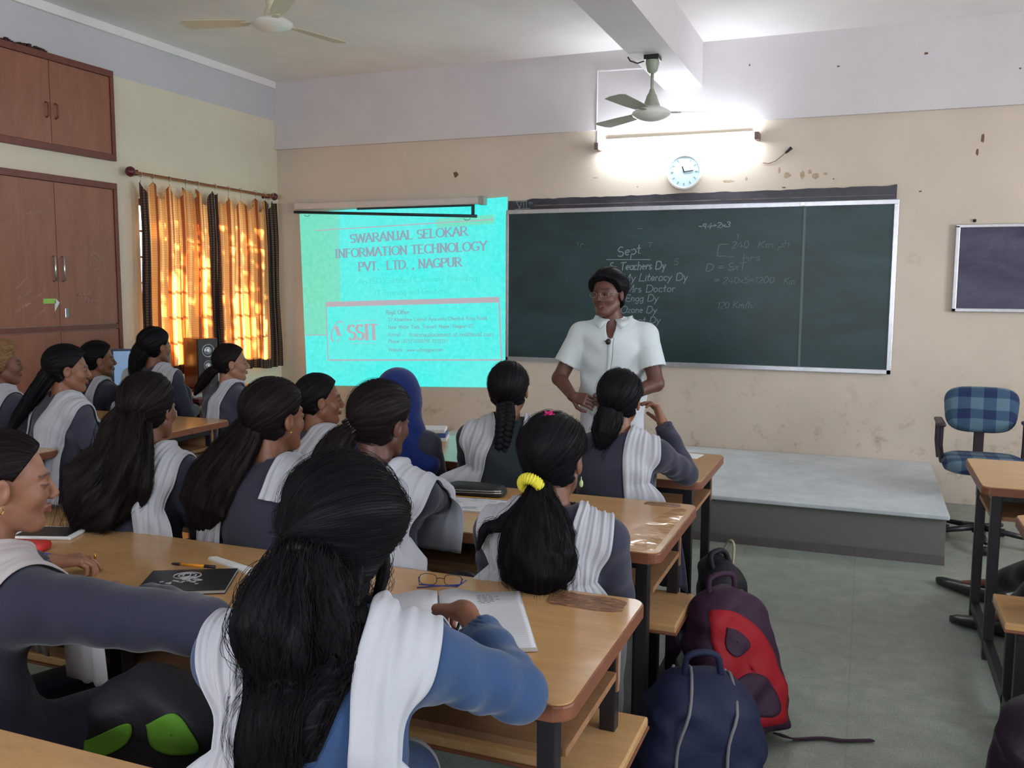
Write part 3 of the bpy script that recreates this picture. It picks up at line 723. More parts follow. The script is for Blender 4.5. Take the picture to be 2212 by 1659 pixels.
ck = empty('wall_clock', (-1.372, 7.13, 2.45), 'round pale wall clock under the tube light', 'clock')
MB().lathe([(0, .0), (.128, 0), (.138, -.012), (.140, -.03), (.134, -.042), (.122, -.044), (.118, -.032), (0, -.032)], (-1.372, YF, 2.452), 56, 'y').build('case', m_white, ck, True, R(35))
MB().lathe([(0, -.033), (.118, -.033), (.118, -.0335), (0, -.0335)], (-1.372, YF, 2.452), 48, 'y').build('dial', simple('pale_blue_dial', (196, 222, 230), .4, 0, .02), ck)
mk = MB()
for k in range(12):
    a = R(30 * k); x, z = -1.372 + .094 * math.sin(a), 2.452 + .094 * math.cos(a)
    mk.box((x - .004, YF - .0355, z - .010), (x + .004, YF - .0335, z + .010), 0, Matrix.Rotation(a, 3, 'Y'))
mk.build('hour_marks', simple('grey_marks', (120, 142, 148), .5), ck)
MB().box((-1.374, YF - .038, 2.448), (-1.300, YF - .036, 2.456), 0, Matrix.Rotation(R(-7), 3, 'Y'), (-1.372, YF - .037, 2.452)).build('minute_hand', m_dkpl, ck)
MB().box((-1.377, YF - .040, 2.450), (-1.367, YF - .038, 2.498), 0, Matrix.Rotation(R(-20), 3, 'Y'), (-1.372, YF - .037, 2.452)).build('hour_hand', m_dkpl, ck)
MB().lathe([(0, -.034), (.006, -.034), (.006, -.042), (0, -.042)], (-1.372, YF, 2.452), 12, 'y').build('spindle', m_dkpl, ck)
hk = empty('wall_hook', (-.6, YF, 2.58), 'small wire end and clip hanging on the wall right of the tube light', 'wire')
MB().tube([(-.78, YF - .006, 2.500), (-.74, YF - .006, 2.492), (-.69, YF - .006, 2.508), (-.63, YF - .008, 2.555), (-.60, YF - .012, 2.58)], .003, 6).build('wire', m_holder, hk, True)
MB().tube([(-.62, YF - .012, 2.563), (-.575, YF - .016, 2.600)], [.008, .013], 8).build('clip', m_dkpl, hk, True)
# peeled paint and marks with a shape of their own, on the front wall
m_peel = simple('peeled_paint', (176, 158, 134), .9, 0, .2, 60); m_mark = simple('brown_wall_mark', (118, 86, 68), .9, 0, .2, 60)
wf_ = bpy.data.objects['wall_front']; bf_ = bpy.data.objects['trim_1']
def blob(nm, m, x, z, rx, rz, seed, y=YF - .0012):
    mb = MB()
    rr = random.Random(seed); n = 12
    pts = [(x + rx * rr.uniform(.55, 1.1) * math.cos(2 * math.pi * k / n), z + rz * rr.uniform(.55, 1.1) * math.sin(2 * math.pi * k / n)) for k in range(n)]
    mb.prism(pts, y, y + .002, 0, 'y').build(nm, m, wf_ if y > YF - .02 else bf_)
for i, (x, z, a, b) in enumerate(((-1.037, 2.372, .05, .012), (-.90, 2.385, .012, .02), (-.60, 2.40, .03, .03), (-.49, 2.40, .02, .035), (-.44, 2.42, .018, .02), (-.40, 2.385, .03, .025), (-.33, 2.40, .02, .012), (-.66, 2.44, .012, .03), (-2.1, 2.44, .035, .006), (-1.75, 2.355, .012, .008))): blob('peeled_patch', m_peel, x, z, a, b, i)
for i, (x, z, a, b) in enumerate(((-3.347, 2.515, .03, .028), (-.27, 2.36, .008, .007), (-.62, 2.31, .02, .006), (.70, 2.60, .012, .04), (.67, 2.51, .01, .03), (.1, 2.24, .006, .005), (.32, 2.25, .012, .006), (-3.50, .70, .008, .018), (-.27, 3.16, .012, .008), (.31, 3.2, .02, .01), (-.9, 3.22, .008, .012), (.9, 3.05, .01, .007))): blob('smudge', m_mark, x, z, a, b, i + 30, YF - .0012 if z < 2.8 else YF - .0362)

# ------------------------------------------------------------------ ceiling fans
def fan(loc, zc, drop, label, rot, metal, mount_sq=False):
    root = empty('ceiling_fan', (loc[0], loc[1], zc), label, 'fan', 'ceiling fans', 0)
    x, y = loc; zb = zc - drop
    MB().lathe([(0, 0), (.045, 0), (.045, -.05), (.034, -.10), (.018, -.115), (0, -.115)], (x, y, zc), 24).build('ceiling_cup', metal, root, True, R(40))
    if mount_sq: MB().box((x - .05, y - .05, zc - .03), (x + .05, y + .05, zc - .001), .004).build('mount_plate', m_dkpl, root)
    MB().tube([(x, y, zc - .1), (x, y, zb + .1)], .011, 10).build('down_rod', metal, root, True)
    MB().lathe([(0, .145), (.014, .145), (.022, .12), (.034, .10), (.038, .085), (.055, .04), (.058, .02), (0, .02)], (x, y, zb), 28).build('lower_cup', metal, root, True, R(40))
    MB().lathe([(0, .03), (.06, .03), (.10, .012), (.128, -.008), (.132, -.022), (.122, -.034), (.085, -.052), (.05, -.062), (.02, -.066), (0, -.068)], (x, y, zb), 40).build('motor', m_white, root, True, R(40))
    for k in range(3):
        a = R(rot + 120 * k); c, s = math.cos(a), math.sin(a)
        mb = MB(); pts = [(.17, -.045), (.30, -.058), (.58, -.068), (.60, -.03), (.60, .04), (.57, .066), (.30, .056), (.17, .045)]
        top = [mb.bm.verts.new((x + c * u - s * v, y + s * u + c * v, zb - .006 + v * .13 + .0015)) for u, v in pts]
        bot = [mb.bm.verts.new((x + c * u - s * v, y + s * u + c * v, zb - .006 + v * .13 - .0015)) for u, v in pts]
        mb.bm.faces.new(top); mb.bm.faces.new(bot[::-1]); n = len(pts)
        for i in range(n): mb.bm.faces.new((bot[i], bot[(i + 1) % n], top[(i + 1) % n], top[i]))
        bl = mb.build('blade', metal, root)
        MB().box((.10, -.02, -.012), (.20, .02, -.004), .003).build('blade_arm', metal, bl).matrix_parent_inverse = parent_world(bl).inverted() @ (Matrix.Translation((x, y, zb)) @ Matrix.Rotation(a, 4, 'Z'))
    return root
f1 = fan((-3.61, 4.97), ZC, .19 , 'cream ceiling fan at the top left, nearest the left wall', 75, m_cream)
f2 = fan((-1.402, 6.10), 3.09, .36, 'grey ceiling fan hanging from the beam in front of the tube light', 20, simple('grey_green_fan', (150, 156, 140), .45), True)
MB().tube([(-1.46, 6.10, 3.06), (-1.50, 6.08, 3.045), (-1.545, 6.06, 3.06), (-1.56, 6.05, 3.085)], .005, 8).build('wire', m_dkpl, f2, True)

# ------------------------------------------------------------------ desks
def desk(x0, x1, y0, y1, label, by0=None, by1=None, ovh=.075, legs=2, z=.75, group='school desks with benches', blind=False):
    root = empty('school_desk', ((x0 + x1) / 2, (y0 + y1) / 2, 0), label, 'desk', group)
    mb = MB(); r = .035
    pts = []
    for (cx, cy, a0) in ((x1 - r, y1 - r, 0), (x0 + r, y1 - r, 90), (x0 + r, y0 + r, 180), (x1 - r, y0 + r, 270)):
        pts += [(cx + r * math.cos(R(a0 + 18 * k)), cy + r * math.sin(R(a0 + 18 * k))) for k in range(6)]
    mb.prism(pts, z - .004, z, 0).build('tabletop', m_lam, root)
    r2_ = [(p[0] + (.004 if p[0] > (x0 + x1) / 2 else -.004), p[1] + (.004 if p[1] > (y0 + y1) / 2 else -.004)) for p in pts]
    MB().prism(r2_, z - .036, z - .003, .004).build('edge_band', m_edge, root)
    xs = [x0 + .06 + (x1 - x0 - .12) * k / (legs - 1) for k in range(legs)] if legs > 1 else [x0 + .06]
    for x in xs:
        for yy in (y0 + .065, y1 - .11):
            MB().box((x - .02, yy - .02, .0), (x + .02, yy + .02, z - .036), .003).build('leg', m_black, root)
        MB().box((x - .018, y0 + .085, z - .075), (x + .018, y1 - .13, z - .04), .003).build('side_rail', m_black, root)
        MB().box((x - .018, (by0 or y0) , .05), (x + .018, y1 - .12, .09), .003).build('foot_rail', m_black, root)
    MB().box((x0 + .05, y0 + .10, z - .16), (x1 - .035, y1 - .14, z - .142)).build('shelf', m_ply, root)
    MB().box((x0 + .05, y1 - .125, z - .20), (x1 - .035, y1 - .11, z - .04)).build('modesty_panel', m_ply, root)
    MB().box((x0 + .06, y0 + .05, z - .07), (x1 - .06, y0 + .08, z - .04), .003).build('front_rail', m_black, root)
    if by0 is not None:
        MB().box((x0 - .0, by0, .42), (x1 + ovh, by1, .447), .006).build('bench_seat', m_lam, root)
        MB().box((x0 - .001, by0 - .003, .412), (x1 + ovh + .003, by1 + .003, .421), .003).build('bench_edge', m_edge, root)
        for x in xs:
            for yy in (by0 + .05, by1 - .05):
                MB().box((x - .018, yy - .018, .0), (x + .018, yy + .018, .415), .003).build('bench_leg', m_black, root)
            MB().box((x - .016, by0 + .03, .375), (x + .016, by1 - .03, .412), .003).build('bench_rail', m_black, root)
    return root
desk(-2.86, -.500, 1.575, 2.215, 'tan desk holding the open notebook, worn patch at its right corner', .93, 1.23, legs=3)
desk(-2.86, -.555, 2.63, 3.295, 'tan desk with the black pencil case, shiny right end', 1.90, 2.20, legs=3)
desk(-2.86, -.612, 3.70, 4.36, 'front tan desk of the middle block, nearest the platform', 2.85, 3.19, legs=3)
desk(-5.08, -3.53, 3.72, 4.354, 'tan desk with the steel bottle in the left block', 2.96, 3.26, legs=2)
desk(-5.08, -3.655, 2.60, 3.235, 'tan desk at the left whose corner shows behind the nearest left student', None, None, legs=2)
desk(-2.9, -.70, .50, 1.105, 'tan desk at the bottom left corner, nearest the camera', None, None, legs=3)
desk(.475, 1.95, 4.07, 4.745, 'first tan desk on the right with black legs, in front of the checked chair', 3.30, 3.615, legs=2, ovh=.0)
desk(.53, 1.95, 2.98, 3.60, 'second tan desk on the right, its bench cut off by the photo corner', 2.08, 2.40, legs=2, ovh=.0)
bl = empty('bench', (-4.3, 4.15, 0), 'long bench carrying the three students furthest left', 'bench')
MB().box((-5.08, 4.40, .42), (-3.45, 4.72, .447), .006).build('bench_seat', m_lam, bl)
for x in (-5.0, -3.55):
    for yy in (4.45, 4.67): MB().box((x - .018, yy - .018, 0), (x + .018, yy + .018, .42), .003).build('bench_leg', m_black, bl)
# the bench of the right block starts further left than its desk, as the photo shows
# worn, darkened patch on the near desk and the one behind it
m_worn = NT('worn_dark_laminate'); v = m_worn.coord('Object', (3, 9, 1))
m_worn.col(m_worn.ramp(m_worn.noise(v, 9, 6, .8, .5), [(.38, lin((172, 126, 90))), (.55, lin((104, 74, 56)))])); m_worn.b.inputs['Roughness'].default_value = .55; m_worn = m_worn.m
for nm, (x0, x1, y0, y1), sd_ in (('worn_patch', (-.74, -.525, 2.085, 2.205), 3), ('worn_patch', (-.75, -.60, 3.225, 3.285), 8)):
    rr = random.Random(sd_); n = 26; pts = []
    for k in range(n):
        a = 2 * math.pi * k / n; c_, s_ = math.cos(a), math.sin(a)
        pts.append(((x0 + x1) / 2 + (x1 - x0) / 2 * math.copysign(abs(c_) ** .5, c_) * rr.uniform(.86, 1), (y0 + y1) / 2 + (y1 - y0) / 2 * math.copysign(abs(s_) ** .5, s_) * rr.uniform(.8, 1)))
    o = MB().prism(pts, .7501, .7506).build(nm, m_worn)
    dk = [d for d in bpy.data.objects if d.name.startswith('school_desk') and not d.parent and abs(d.location.y - (1.895 if y0 < 3 else 2.9625)) < .01][0]
    o.parent = dk; o.matrix_parent_inverse = parent_world(dk).inverted()

t = NT('glossy_warped_laminate'); v = t.coord(); t.col(t.ramp(t.noise(v, 5, 4), [(.3, lin((190, 148, 100))), (.7, lin((206, 164, 114)))])); t.b.inputs['Roughness'].default_value = .12
t.bump(t.noise(v, 11, 2, .4, .3), 1.0, .011)
dk = [d for d in bpy.data.objects if d.name.startswith('school_desk') and not d.parent and abs(d.location.y - 2.9625) < .01][0]
o = MB().prism([(-.74, 2.655), (-.60, 2.645), (-.575, 2.67), (-.572, 3.20), (-.62, 3.24), (-.66, 3.02), (-.69, 2.86)], .7501, .7507).build('warped_laminate_end', t.m); o.parent = dk; o.matrix_parent_inverse = parent_world(dk).inverted()
# ------------------------------------------------------------------ office chair on the right
def mat_check():
    t = NT('blue_checked_upholstery'); uv = t.coord('Object')
    sx = t.new('ShaderNodeSeparateXYZ'); t.link(uv, sx.inputs[0])
    def st(s, per, off, d): return t.math('LESS_THAN', t.math('FRACT', t.math('ADD', t.math('MULTIPLY', s, 1 / per), off)), d)
    a = st(sx.outputs[0], .145, .12, .5); b = st(t.math('ADD', sx.outputs[2], sx.outputs[1]), .15, .25, .45)
    f = t.math('MULTIPLY', t.math('ADD', a, b), .5)
    col = t.ramp(f, [(.0, lin((90, 116, 132))), (.5, lin((56, 82, 108))), (1, lin((28, 44, 84)))])
    n = t.noise(uv, 300, 2); t.col(t.mix(.4, col, t.ramp(n, [(.3, (.6, .6, .6)), (.7, (1, 1, 1))]), 'MULTIPLY')); t.b.inputs['Roughness'].default_value = .9
    return t.m
oc = empty('office_chair', (.70, 6.22, 0), 'blue checked office chair with black arms beside the platform', 'chair')
mc = mat_check(); cx, cy = .70, 6.25
def pad(name, cx, cy, cz, w, h, d, tilt, axis_up, m, parent, taper=0):
    """rounded upholstered cushion"""
    mb = MB(); n = 40; rings = []
    for (s, o) in ((.80, -1), (.94, -.7), (1, 0), (.94, .7), (.80, 1)):
        ring = []
        for k in range(n):
            a = 2 * math.pi * k / n; ca, sa = math.cos(a), math.sin(a)
            x = math.copysign(abs(ca) ** .55, ca) * w / 2 * s; z = math.copysign(abs(sa) ** .55, sa) * h / 2 * s
            x *= 1 + taper * z / h; dd = o * d / 2
            p = Vector((x, dd + .25 * x * x / w, z)) if axis_up == 'y' else Vector((x, z, dd))
            p = Matrix.Rotation(tilt, 3, 'X') @ p
            ring.append(mb.bm.verts.new(p + Vector((cx, cy, cz))))
        rings.append(ring)
    for a_, b_ in zip(rings, rings[1:]):
        for k in range(n): mb.bm.faces.new((a_[k], a_[(k + 1) % n], b_[(k + 1) % n], b_[k]))
    mb.bm.faces.new(rings[0][::-1]); mb.bm.faces.new(rings[-1])
    return mb.build(name, m, parent, True)
m_arm = simple('dark_maroon_plastic', (44, 32, 40), .45)
pad('backrest', cx, cy + .05, .80, .42, .29, .07, R(-6), 'y', mc, oc, .12)
pad('backrest_shell', cx, cy + .095, .80, .40, .27, .03, R(-6), 'y', m_arm, oc, .12)
pad('seat', cx, cy - .20, .50, .47, .44, .09, 0, 'z', mc, oc)
MB().box((cx - .03, cy + .10, .47), (cx + .03, cy + .12, .76), .006).box((cx - .03, cy - .1, .445), (cx + .03, cy + .12, .465), .004).build('back_bracket', m_arm, oc)
for s in (-1, 1):
    MB().tube([(cx + s * .235, cy - .05, .50), (cx + s * .245, cy + .0, .60), (cx + s * .245, cy - .0, .72)], .018, 10).box((cx + s * .245 - .025, cy - .27, .72), (cx + s * .245 + .025, cy + .04, .745), .01).tube([(cx + s * .245, cy - .24, .73), (cx + s * .245, cy - .22, .6), (cx + s * .225, cy - .15, .49)], .016, 10).build('armrest', m_arm, oc)
MB().lathe([(0, .46), (.03, .46), (.03, .30), (.022, .30), (.022, .12), (.04, .10), (.04, .07), (0, .07)], (cx, cy - .18, 0), 20).build('gas_column', m_dkpl, oc, True, R(40))
for k in range(5):
    a = R(72 * k + 200); c_, s_ = math.cos(a), math.sin(a); ex, ey = cx + .27 * c_, cy - .18 + .27 * s_
    b = MB().tube([(cx, cy - .18, .105), (ex, ey, .075)], [.022, .014], 8).build('base_arm', m_dkpl, oc, True)
    MB().lathe([(0, -.02), (.025, -.02), (.027, 0), (.025, .02), (0, .02)], (ex, ey, .027), 16, 'x').build('caster', m_dkpl, b, True)

# ------------------------------------------------------------------ corner table, monitor, speakers
m_dkred = mat_wood('dark_red_table_top', (78, 30, 32), (98, 42, 40), rough=.4)
ct = empty('computer_table', (-4.72, 5.45, 0), 'dark red table under the window carrying the monitor and speaker', 'table')
MB().box((-5.16, 4.98, .735), (-4.30, 5.95, .765), .004).build('tabletop', m_dkred, ct)
for x in (-5.12, -4.34):
    for y in (5.03, 5.90): MB().box((x - .02, y - .02, 0), (x + .02, y + .02, .735)).build('leg', m_dkred, ct)
mo = empty('monitor', (-4.88, 5.06, .765), 'pale blue lit computer screen behind the three students at the left', 'monitor')
mb = MB().box((-.20, -.015, .05), (.20, .015, .33), .008); ob = mb.build('casing', simple('grey_blue_casing', (96, 108, 130), .45)); ob.parent = mo
ob = MB().box((-.182, -.0175, .068), (.182, -.0155, .314)).build('screen', simple('lit_pale_screen', (120, 150, 190), .3, emit=(140, 168, 205), es=.55)); ob.parent = mo
ob = MB().box((-.03, 0, .0), (.03, .03, .1), .004).box((-.1, -.07, 0), (.1, .08, .014), .005).build('stand', m_dkpl); ob.parent = mo
mo.rotation_euler.z = R(32)
lp = empty('laptop', (-4.60, 5.12, .765), 'thin open laptop edge on the dark red table', 'laptop')
MB().box((-4.66, 5.0, .765), (-4.36, 5.18, .783), .003).build('laptop_base', simple('silver_laptop', (200, 204, 212), .3, .3), lp)
m_spk = mat_wood('orange_wood_veneer', (140, 74, 34), (168, 92, 44), (4, 4, 1), .18)
def speaker(loc, rz, w, d, h, label):
    root = empty('loudspeaker', loc, label, 'speaker', None, rz)
    for nm, mb, m in (('cabinet', MB().box((-w / 2, -d / 2 + .012, 0), (w / 2, d / 2, h), .005), m_spk), ('front_baffle', MB().box((-w / 2 + .004, -d / 2, .004), (w / 2 - .004, -d / 2 + .012, h - .004), .003), m_dkpl)):
        o = mb.build(nm, m); o.parent = root
    for z, r in ((h - .095, .046), (h - .21, .036)):
        o = MB().lathe([(0, -.004), (r * .3, -.010), (r * .38, -.006), (r * .8, .004), (r, -.004), (r * 1.08, -.008), (r * 1.12, 0), (0, .004)], (0, -d / 2, z), 28, 'y').build('speaker_cone', simple('silver_cone', (186, 190, 196), .3, .6), None, True); o.parent = root
    return root
speaker((-4.80, 5.60, .765), R(66), .17, .24, .385, 'wooden loudspeaker with black front and silver cones below the curtains')

bt = empty('water_bottle', (-4.0, 4.06, .75), 'steel capped clear water bottle on the left block desk', 'bottle')
t = NT('clear_bottle'); t.b.inputs['Base Color'].default_value = (.82, .86, .88, 1); t.b.inputs['Roughness'].default_value = .15; t.b.inputs['Transmission Weight'].default_value = .8; t.b.inputs['IOR'].default_value = 1.3
MB().lathe([(0, 0), (.034, 0), (.036, .01), (.036, .17), (.030, .20), (.018, .225), (.018, .245), (0, .245)], (-4.0, 4.06, .75), 24).build('bottle_body', t.m, bt, True, R(50))
MB().lathe([(0, .225), (.023, .225), (.024, .235), (.023, .272), (.020, .277), (0, .277)], (-4.0, 4.06, .75), 24).build('cap', m_steel, bt, True, R(40))

# ------------------------------------------------------------------ things on the desks
def mat_paper_lines():
    t = NT('ruled_paper'); v = t.coord()
    sx = t.new('ShaderNodeSeparateXYZ'); t.link(v, sx.inputs[0])
    l = t.math('LESS_THAN', t.math('FRACT', t.math('MULTIPLY', sx.outputs[1], 1 / .0085)), .12)
    t.col(t.mix(t.math('MULTIPLY', l, .55), lin((206, 208, 214)), lin((140, 150, 178)))); t.b.inputs['Roughness'].default_value = .8
    return t.m
m_ruled = mat_paper_lines(); m_pages = simple('page_block', (190, 186, 180), .8, 0, .12, 400); m_ink = simple('blue_black_ink', (84, 86, 112), .8)
nb = empty('notebook', (-.918, 1.868, .752), 'open ruled notebook the nearest student writes in', 'notebook', None, R(27)); nb.scale = (1.03, 1.28, 1)
def page(name, x0, x1, seed):
    V = []; F = []; n = 16; L = .29
    for i in range(n + 1):
        u = i / n; x = x0 + (x1 - x0) * u; s = abs(x) / .215
        z = .004 + .012 * math.exp(-((s - .18) / .22) ** 2) + (.004 if s < 1 else 0)
        for j in range(5): V.append((x, -L / 2 + L * j / 4, z))
    F = [(i * 5 + j, (i + 1) * 5 + j, (i + 1) * 5 + j + 1, i * 5 + j + 1) for i in range(n) for j in range(4)]
    o = link_mesh(name, V, F, m_ruled, nb, True); m_ = o.modifiers.new('thick', 'SOLIDIFY'); m_.thickness = .0008; return o
page('right_page', .002, .205, 1); page('left_page', -.205, -.002, 2)
o = MB().box((-.208, -.147, .0), (.208, .147, .003)).box((.01, -.146, .003), (.206, .146, .008)).box((-.206, -.146, .003), (-.01, .146, .008)).build('cover', m_pages); o.parent = nb
ink = MB(); rr = random.Random(3)
for k, (w0, w1) in enumerate(((.04, .12), (.035, .14), (.05, .13), (.045, .145), (.06, .13), (.07, .12))):
    y = .118 - k * .0085; x = w0
    while x < w1:
        l = rr.uniform(.006, .014); ink.tube([(x, y, .0125), (x + l * .5, y + .0025, .0125), (x + l, y, .0125)], .0005, 4); x += l + .004
o = ink.build('handwriting', m_ink); o.parent = nb; o.location.z = -.0015

bb = empty('book', (-1.67, 1.87, .75), 'black covered book with a white emblem between the two nearest students', 'book', None, R(28))
m_bkc = simple('black_glossy_cover', (40, 39, 44), .3, 0, .15, 10)
for nm, mb, m in (('cover', MB().box((-.115, -.09, .010), (.115, .09, .0125), .001).box((-.115, -.09, 0), (.115, .09, .0025), .001), m_bkc), ('pages', MB().box((-.112, -.088, .0025), (.112, .088, .010)), m_pages)):
    o = mb.build(nm, m); o.parent = bb
em = MB()
for r_ in (.028, .018): em.tube([(-.01 + r_ * 1.3 * math.cos(a), .035 + r_ * math.sin(a), .0128) for a in [2 * math.pi * k / 24 for k in range(25)]], .0014, 5)
em.tube([(-.02, .05, .0128), (-.022, .03, .0128), (-.01, .022, .0128), (-.002, .03, .0128), (-.004, .048, .0128)], .0016, 5)
rr = random.Random(9)
for k in range(16):
    x, y = rr.gauss(-.015, .026), rr.gauss(-.015, .018); em.box((x, y, .0125), (x + rr.uniform(.008, .03), y + rr.uniform(.003, .009), .0130), 0, Matrix.Rotation(rr.uniform(-.6, .9), 3, 'Z'))
o = em.build('cover_emblem', simple('white_print', (190, 190, 196), .6)); o.parent = bb
pn = empty('pen', (-1.73, 1.967, .766), 'orange pen with black ends lying on the black book', 'pen', None, R(9))
for nm, mb, m in (('barrel', MB().tube([(-.045, 0, 0), (.03, 0, 0)], .0042, 10), simple('orange_plastic', (236, 150, 24), .35)), ('grip', MB().tube([(-.075, 0, 0), (-.068, 0, 0), (-.045, 0, 0)], [.0015, .0042, .0044], 10), m_dkpl), ('cap', MB().tube([(.03, 0, 0), (.062, 0, 0)], .0048, 10), m_dkpl)):
    o = mb.build(nm, m, None, True); o.parent = pn
pp_ = empty('folded_paper', (-1.665, 2.035, .75), 'folded white paper beyond the orange pen', 'paper', None, R(-12))
o = MB().prism([(-.11, .01), (-.09, .028), (.11, .012), (.105, -.022), (.0, -.006)], 0, .006, 0).prism([(-.105, .012), (-.09, .026), (.10, .012), (.02, .0)], .006, .009).build('sheet', m_paper); o.parent = pp_

pc = empty('pencil_case', (-1.385, 3.135, .75), 'black zipped pencil case on the desk with the shiny end', 'pencil case', None, R(4))
mb = MB(); n = 28; rings = []
for (s, z) in ((.90, 0), (1, .008), (1, .022), (.93, .034), (.75, .040)):
    rings.append([mb.bm.verts.new((math.copysign(abs(math.cos(2 * math.pi * k / n)) ** .5, math.cos(2 * math.pi * k / n)) * .125 * s, math.copysign(abs(math.sin(2 * math.pi * k / n)) ** .5, math.sin(2 * math.pi * k / n)) * .055 * s, z + .002 * math.sin(k * 1.3))) for k in range(n)])
for a_, b_ in zip(rings, rings[1:]):
    for k in range(n): mb.bm.faces.new((a_[k], a_[(k + 1) % n], b_[(k + 1) % n], b_[k]))
mb.bm.faces.new(rings[0][::-1]); mb.bm.faces.new(rings[-1])
o = mb.build('pouch', simple('black_fabric_pouch', (30, 29, 33), .55), None, True); o.parent = pc
o = MB().tube([(-.12, -.045, .016), (-.08, -.056, .017), (.08, -.056, .022), (.12, -.04, .022)], .0022, 6).tube([(-.12, -.045, .026), (-.06, -.057, .026), (.08, -.057, .030), (.12, -.04, .030)], .0022, 6).build('zip', simple('silver_zip', (168, 166, 164), .3, .8), None, True); o.parent = pc
o = MB().tube([(-.118, -.05, .02), (-.130, -.075, .006)], .0025, 6).build('zip_pull', m_steel); o.parent = pc

def cover_mat():
    t = NT('printed_magazine_cover'); v = t.coord(); n = t.noise(v, 14, 3, .6, .8)
    t.col(t.ramp(n, [(.3, lin((206, 212, 226))), (.5, lin((222, 222, 226))), (.66, lin((110, 150, 160))), (.8, lin((196, 120, 110)))])); t.b.inputs['Roughness'].default_value = .3; return t.m
mg = empty('magazine', (-1.335, 2.965, .75), 'printed magazine with yellow edge in front of the black pencil case', 'magazine', None, R(6))
for nm, a, b, m in (('pages', (-.13, -.10, 0), (.13, .10, .006), m_pages), ('cover', (-.131, -.101, .006), (.131, .085, .0072), cover_mat()), ('blue_border', (-.131, .085, .006), (.131, .092, .0074), simple('navy_border', (44, 52, 110), .4)), ('yellow_border', (-.131, .092, .0), (.131, .104, .0076), simple('yellow_border', (228, 172, 40), .4))):
    o = MB().box(a, b, .0005).build(nm, m); o.parent = mg
# eyeglasses left on the near desk
sg = empty('eyeglasses', (-1.03, 2.105, .752), 'blue framed eyeglasses lying folded beside the open notebook', 'eyeglasses', None, R(14))
m_spec = simple('blue_glasses_frame', (44, 46, 112), .3); m_wire = simple('thin_dark_wire', (70, 60, 60), .3, .6)
def oval(cx, w, h, y, z0): return [(cx + w * math.copysign(abs(math.cos(a)) ** .7, math.cos(a)), y, z0 + h * math.copysign(abs(math.sin(a)) ** .7, math.sin(a))) for a in [2 * math.pi * k / 22 for k in range(23)]]
o = MB().tube(oval(.034, .024, .015, 0, .019), .0011, 6, False).tube(oval(-.034, .024, .015, 0, .019), .0011, 6, False).tube([(-.012, 0, .022), (0, -.003, .025), (.012, 0, .022)], .0013, 6).build('lens_rims', m_wire, None, True); o.parent = sg
o = MB().tube([(.060, 0, .024), (.055, -.012, .012), (-.058, -.028, .004)], .002, 6).build('temple', m_spec, None, True); o.parent = sg
o = MB().tube([(-.060, 0, .024), (-.055, -.014, .008), (.050, -.024, .010), (.075, -.02, .028)], .002, 6).build('temple', m_spec, None, True); o.parent = sg
# things under the left hand of the nearest left student
tb = empty('tablet', (-2.42, 2.09, .75), 'dark tablet with white border on the left end of the near desk', 'tablet', None, R(20))
o = MB().box((-.10, -.065, 0), (.10, .065, .010), .003).build('casing', m_paper); o.parent = tb
o = MB().box((-.085, -.055, .0098), (.085, .055, .0106)).build('screen', m_dkpl); o.parent = tb
rp = empty('pencil_pouch', (-2.33, 1.935, .75), 'red pouch beside the dark tablet, left end of the near desk', 'pouch', None, R(15))
o = MB().box((-.09, -.03, 0), (.06, .03, .03), .012).build('pouch', simple('red_pouch_fabric', (186, 48, 44), .6), None, True); o.parent = rp
bp = empty('highlighter', (-2.19, 1.885, .762), 'blue marker pen lying in front of the red pouch', 'pen', None, R(4))
o = MB().tube([(-.05, 0, .0), (.03, 0, .0)], .009, 12).tube([(.03, 0, 0), (.055, 0, 0)], [.009, .006], 12).build('barrel', simple('bright_blue_plastic', (24, 70, 190), .35), None, True); o.parent = bp
# books on the front desk and a paper bundle
bs = empty('book', (-2.12, 4.20, .75), 'small stack of books with blue edge beside the blue headscarf', 'book', None, R(20))
for k, (m, w) in enumerate(((m_paper, .10), (simple('blue_cover', (60, 92, 150), .4), .095), (m_paper, .09))):
    o = MB().box((-w, -.07, k * .022), (w, .07, k * .022 + .02), .002).build('volume', m); o.parent = bs
mp = empty('mobile_phone', (-1.0, 4.20, .75), 'pale paper slips at the right end of the front desk', 'paper', None, R(8))
bpy.data.objects.remove(mp)
pl = empty('paper_sheet', (-.80, 4.28, .75), 'white sheet of paper on the far right corner of the front desk', 'paper', None, R(-8))
o = MB().box((-.11, -.06, 0), (.09, .06, .002)).build('sheet', m_paper); o.parent = pl
# ------------------------------------------------------------------ people: smooth distance-field bodies
V3 = lambda *a: np.array(a, float)
def rotm(yaw=0, pitch=0, roll=0):
    """yaw: + turns left; pitch: + nods down; roll: + tilts to the right. columns = right, forward, up"""
    return np.array((Matrix.Rotation(R(yaw), 3, 'Z') @ Matrix.Rotation(R(-pitch), 3, 'X') @ Matrix.Rotation(R(roll), 3, 'Y')))
def sstep(a, b, x):
    t = np.clip((x - a) / (b - a), 0, 1); return t * t * (3 - 2 * t)
def smin(a, b, k):
    if k <= 0: return np.minimum(a, b)
    h = np.clip(.5 + .5 * (b - a) / k, 0, 1); return b + (a - b) * h - k * h * (1 - h)
def axis_pts(lo, hi, zones, h0):
    xs = [lo]
    while xs[-1] < hi:
        x = xs[-1]; h = h0
        for a, b, hf in zones:
            if a <= x + h0 and x <= b: h = min(h, hf)
        xs.append(x + h)
    return np.array(xs, np.float32)
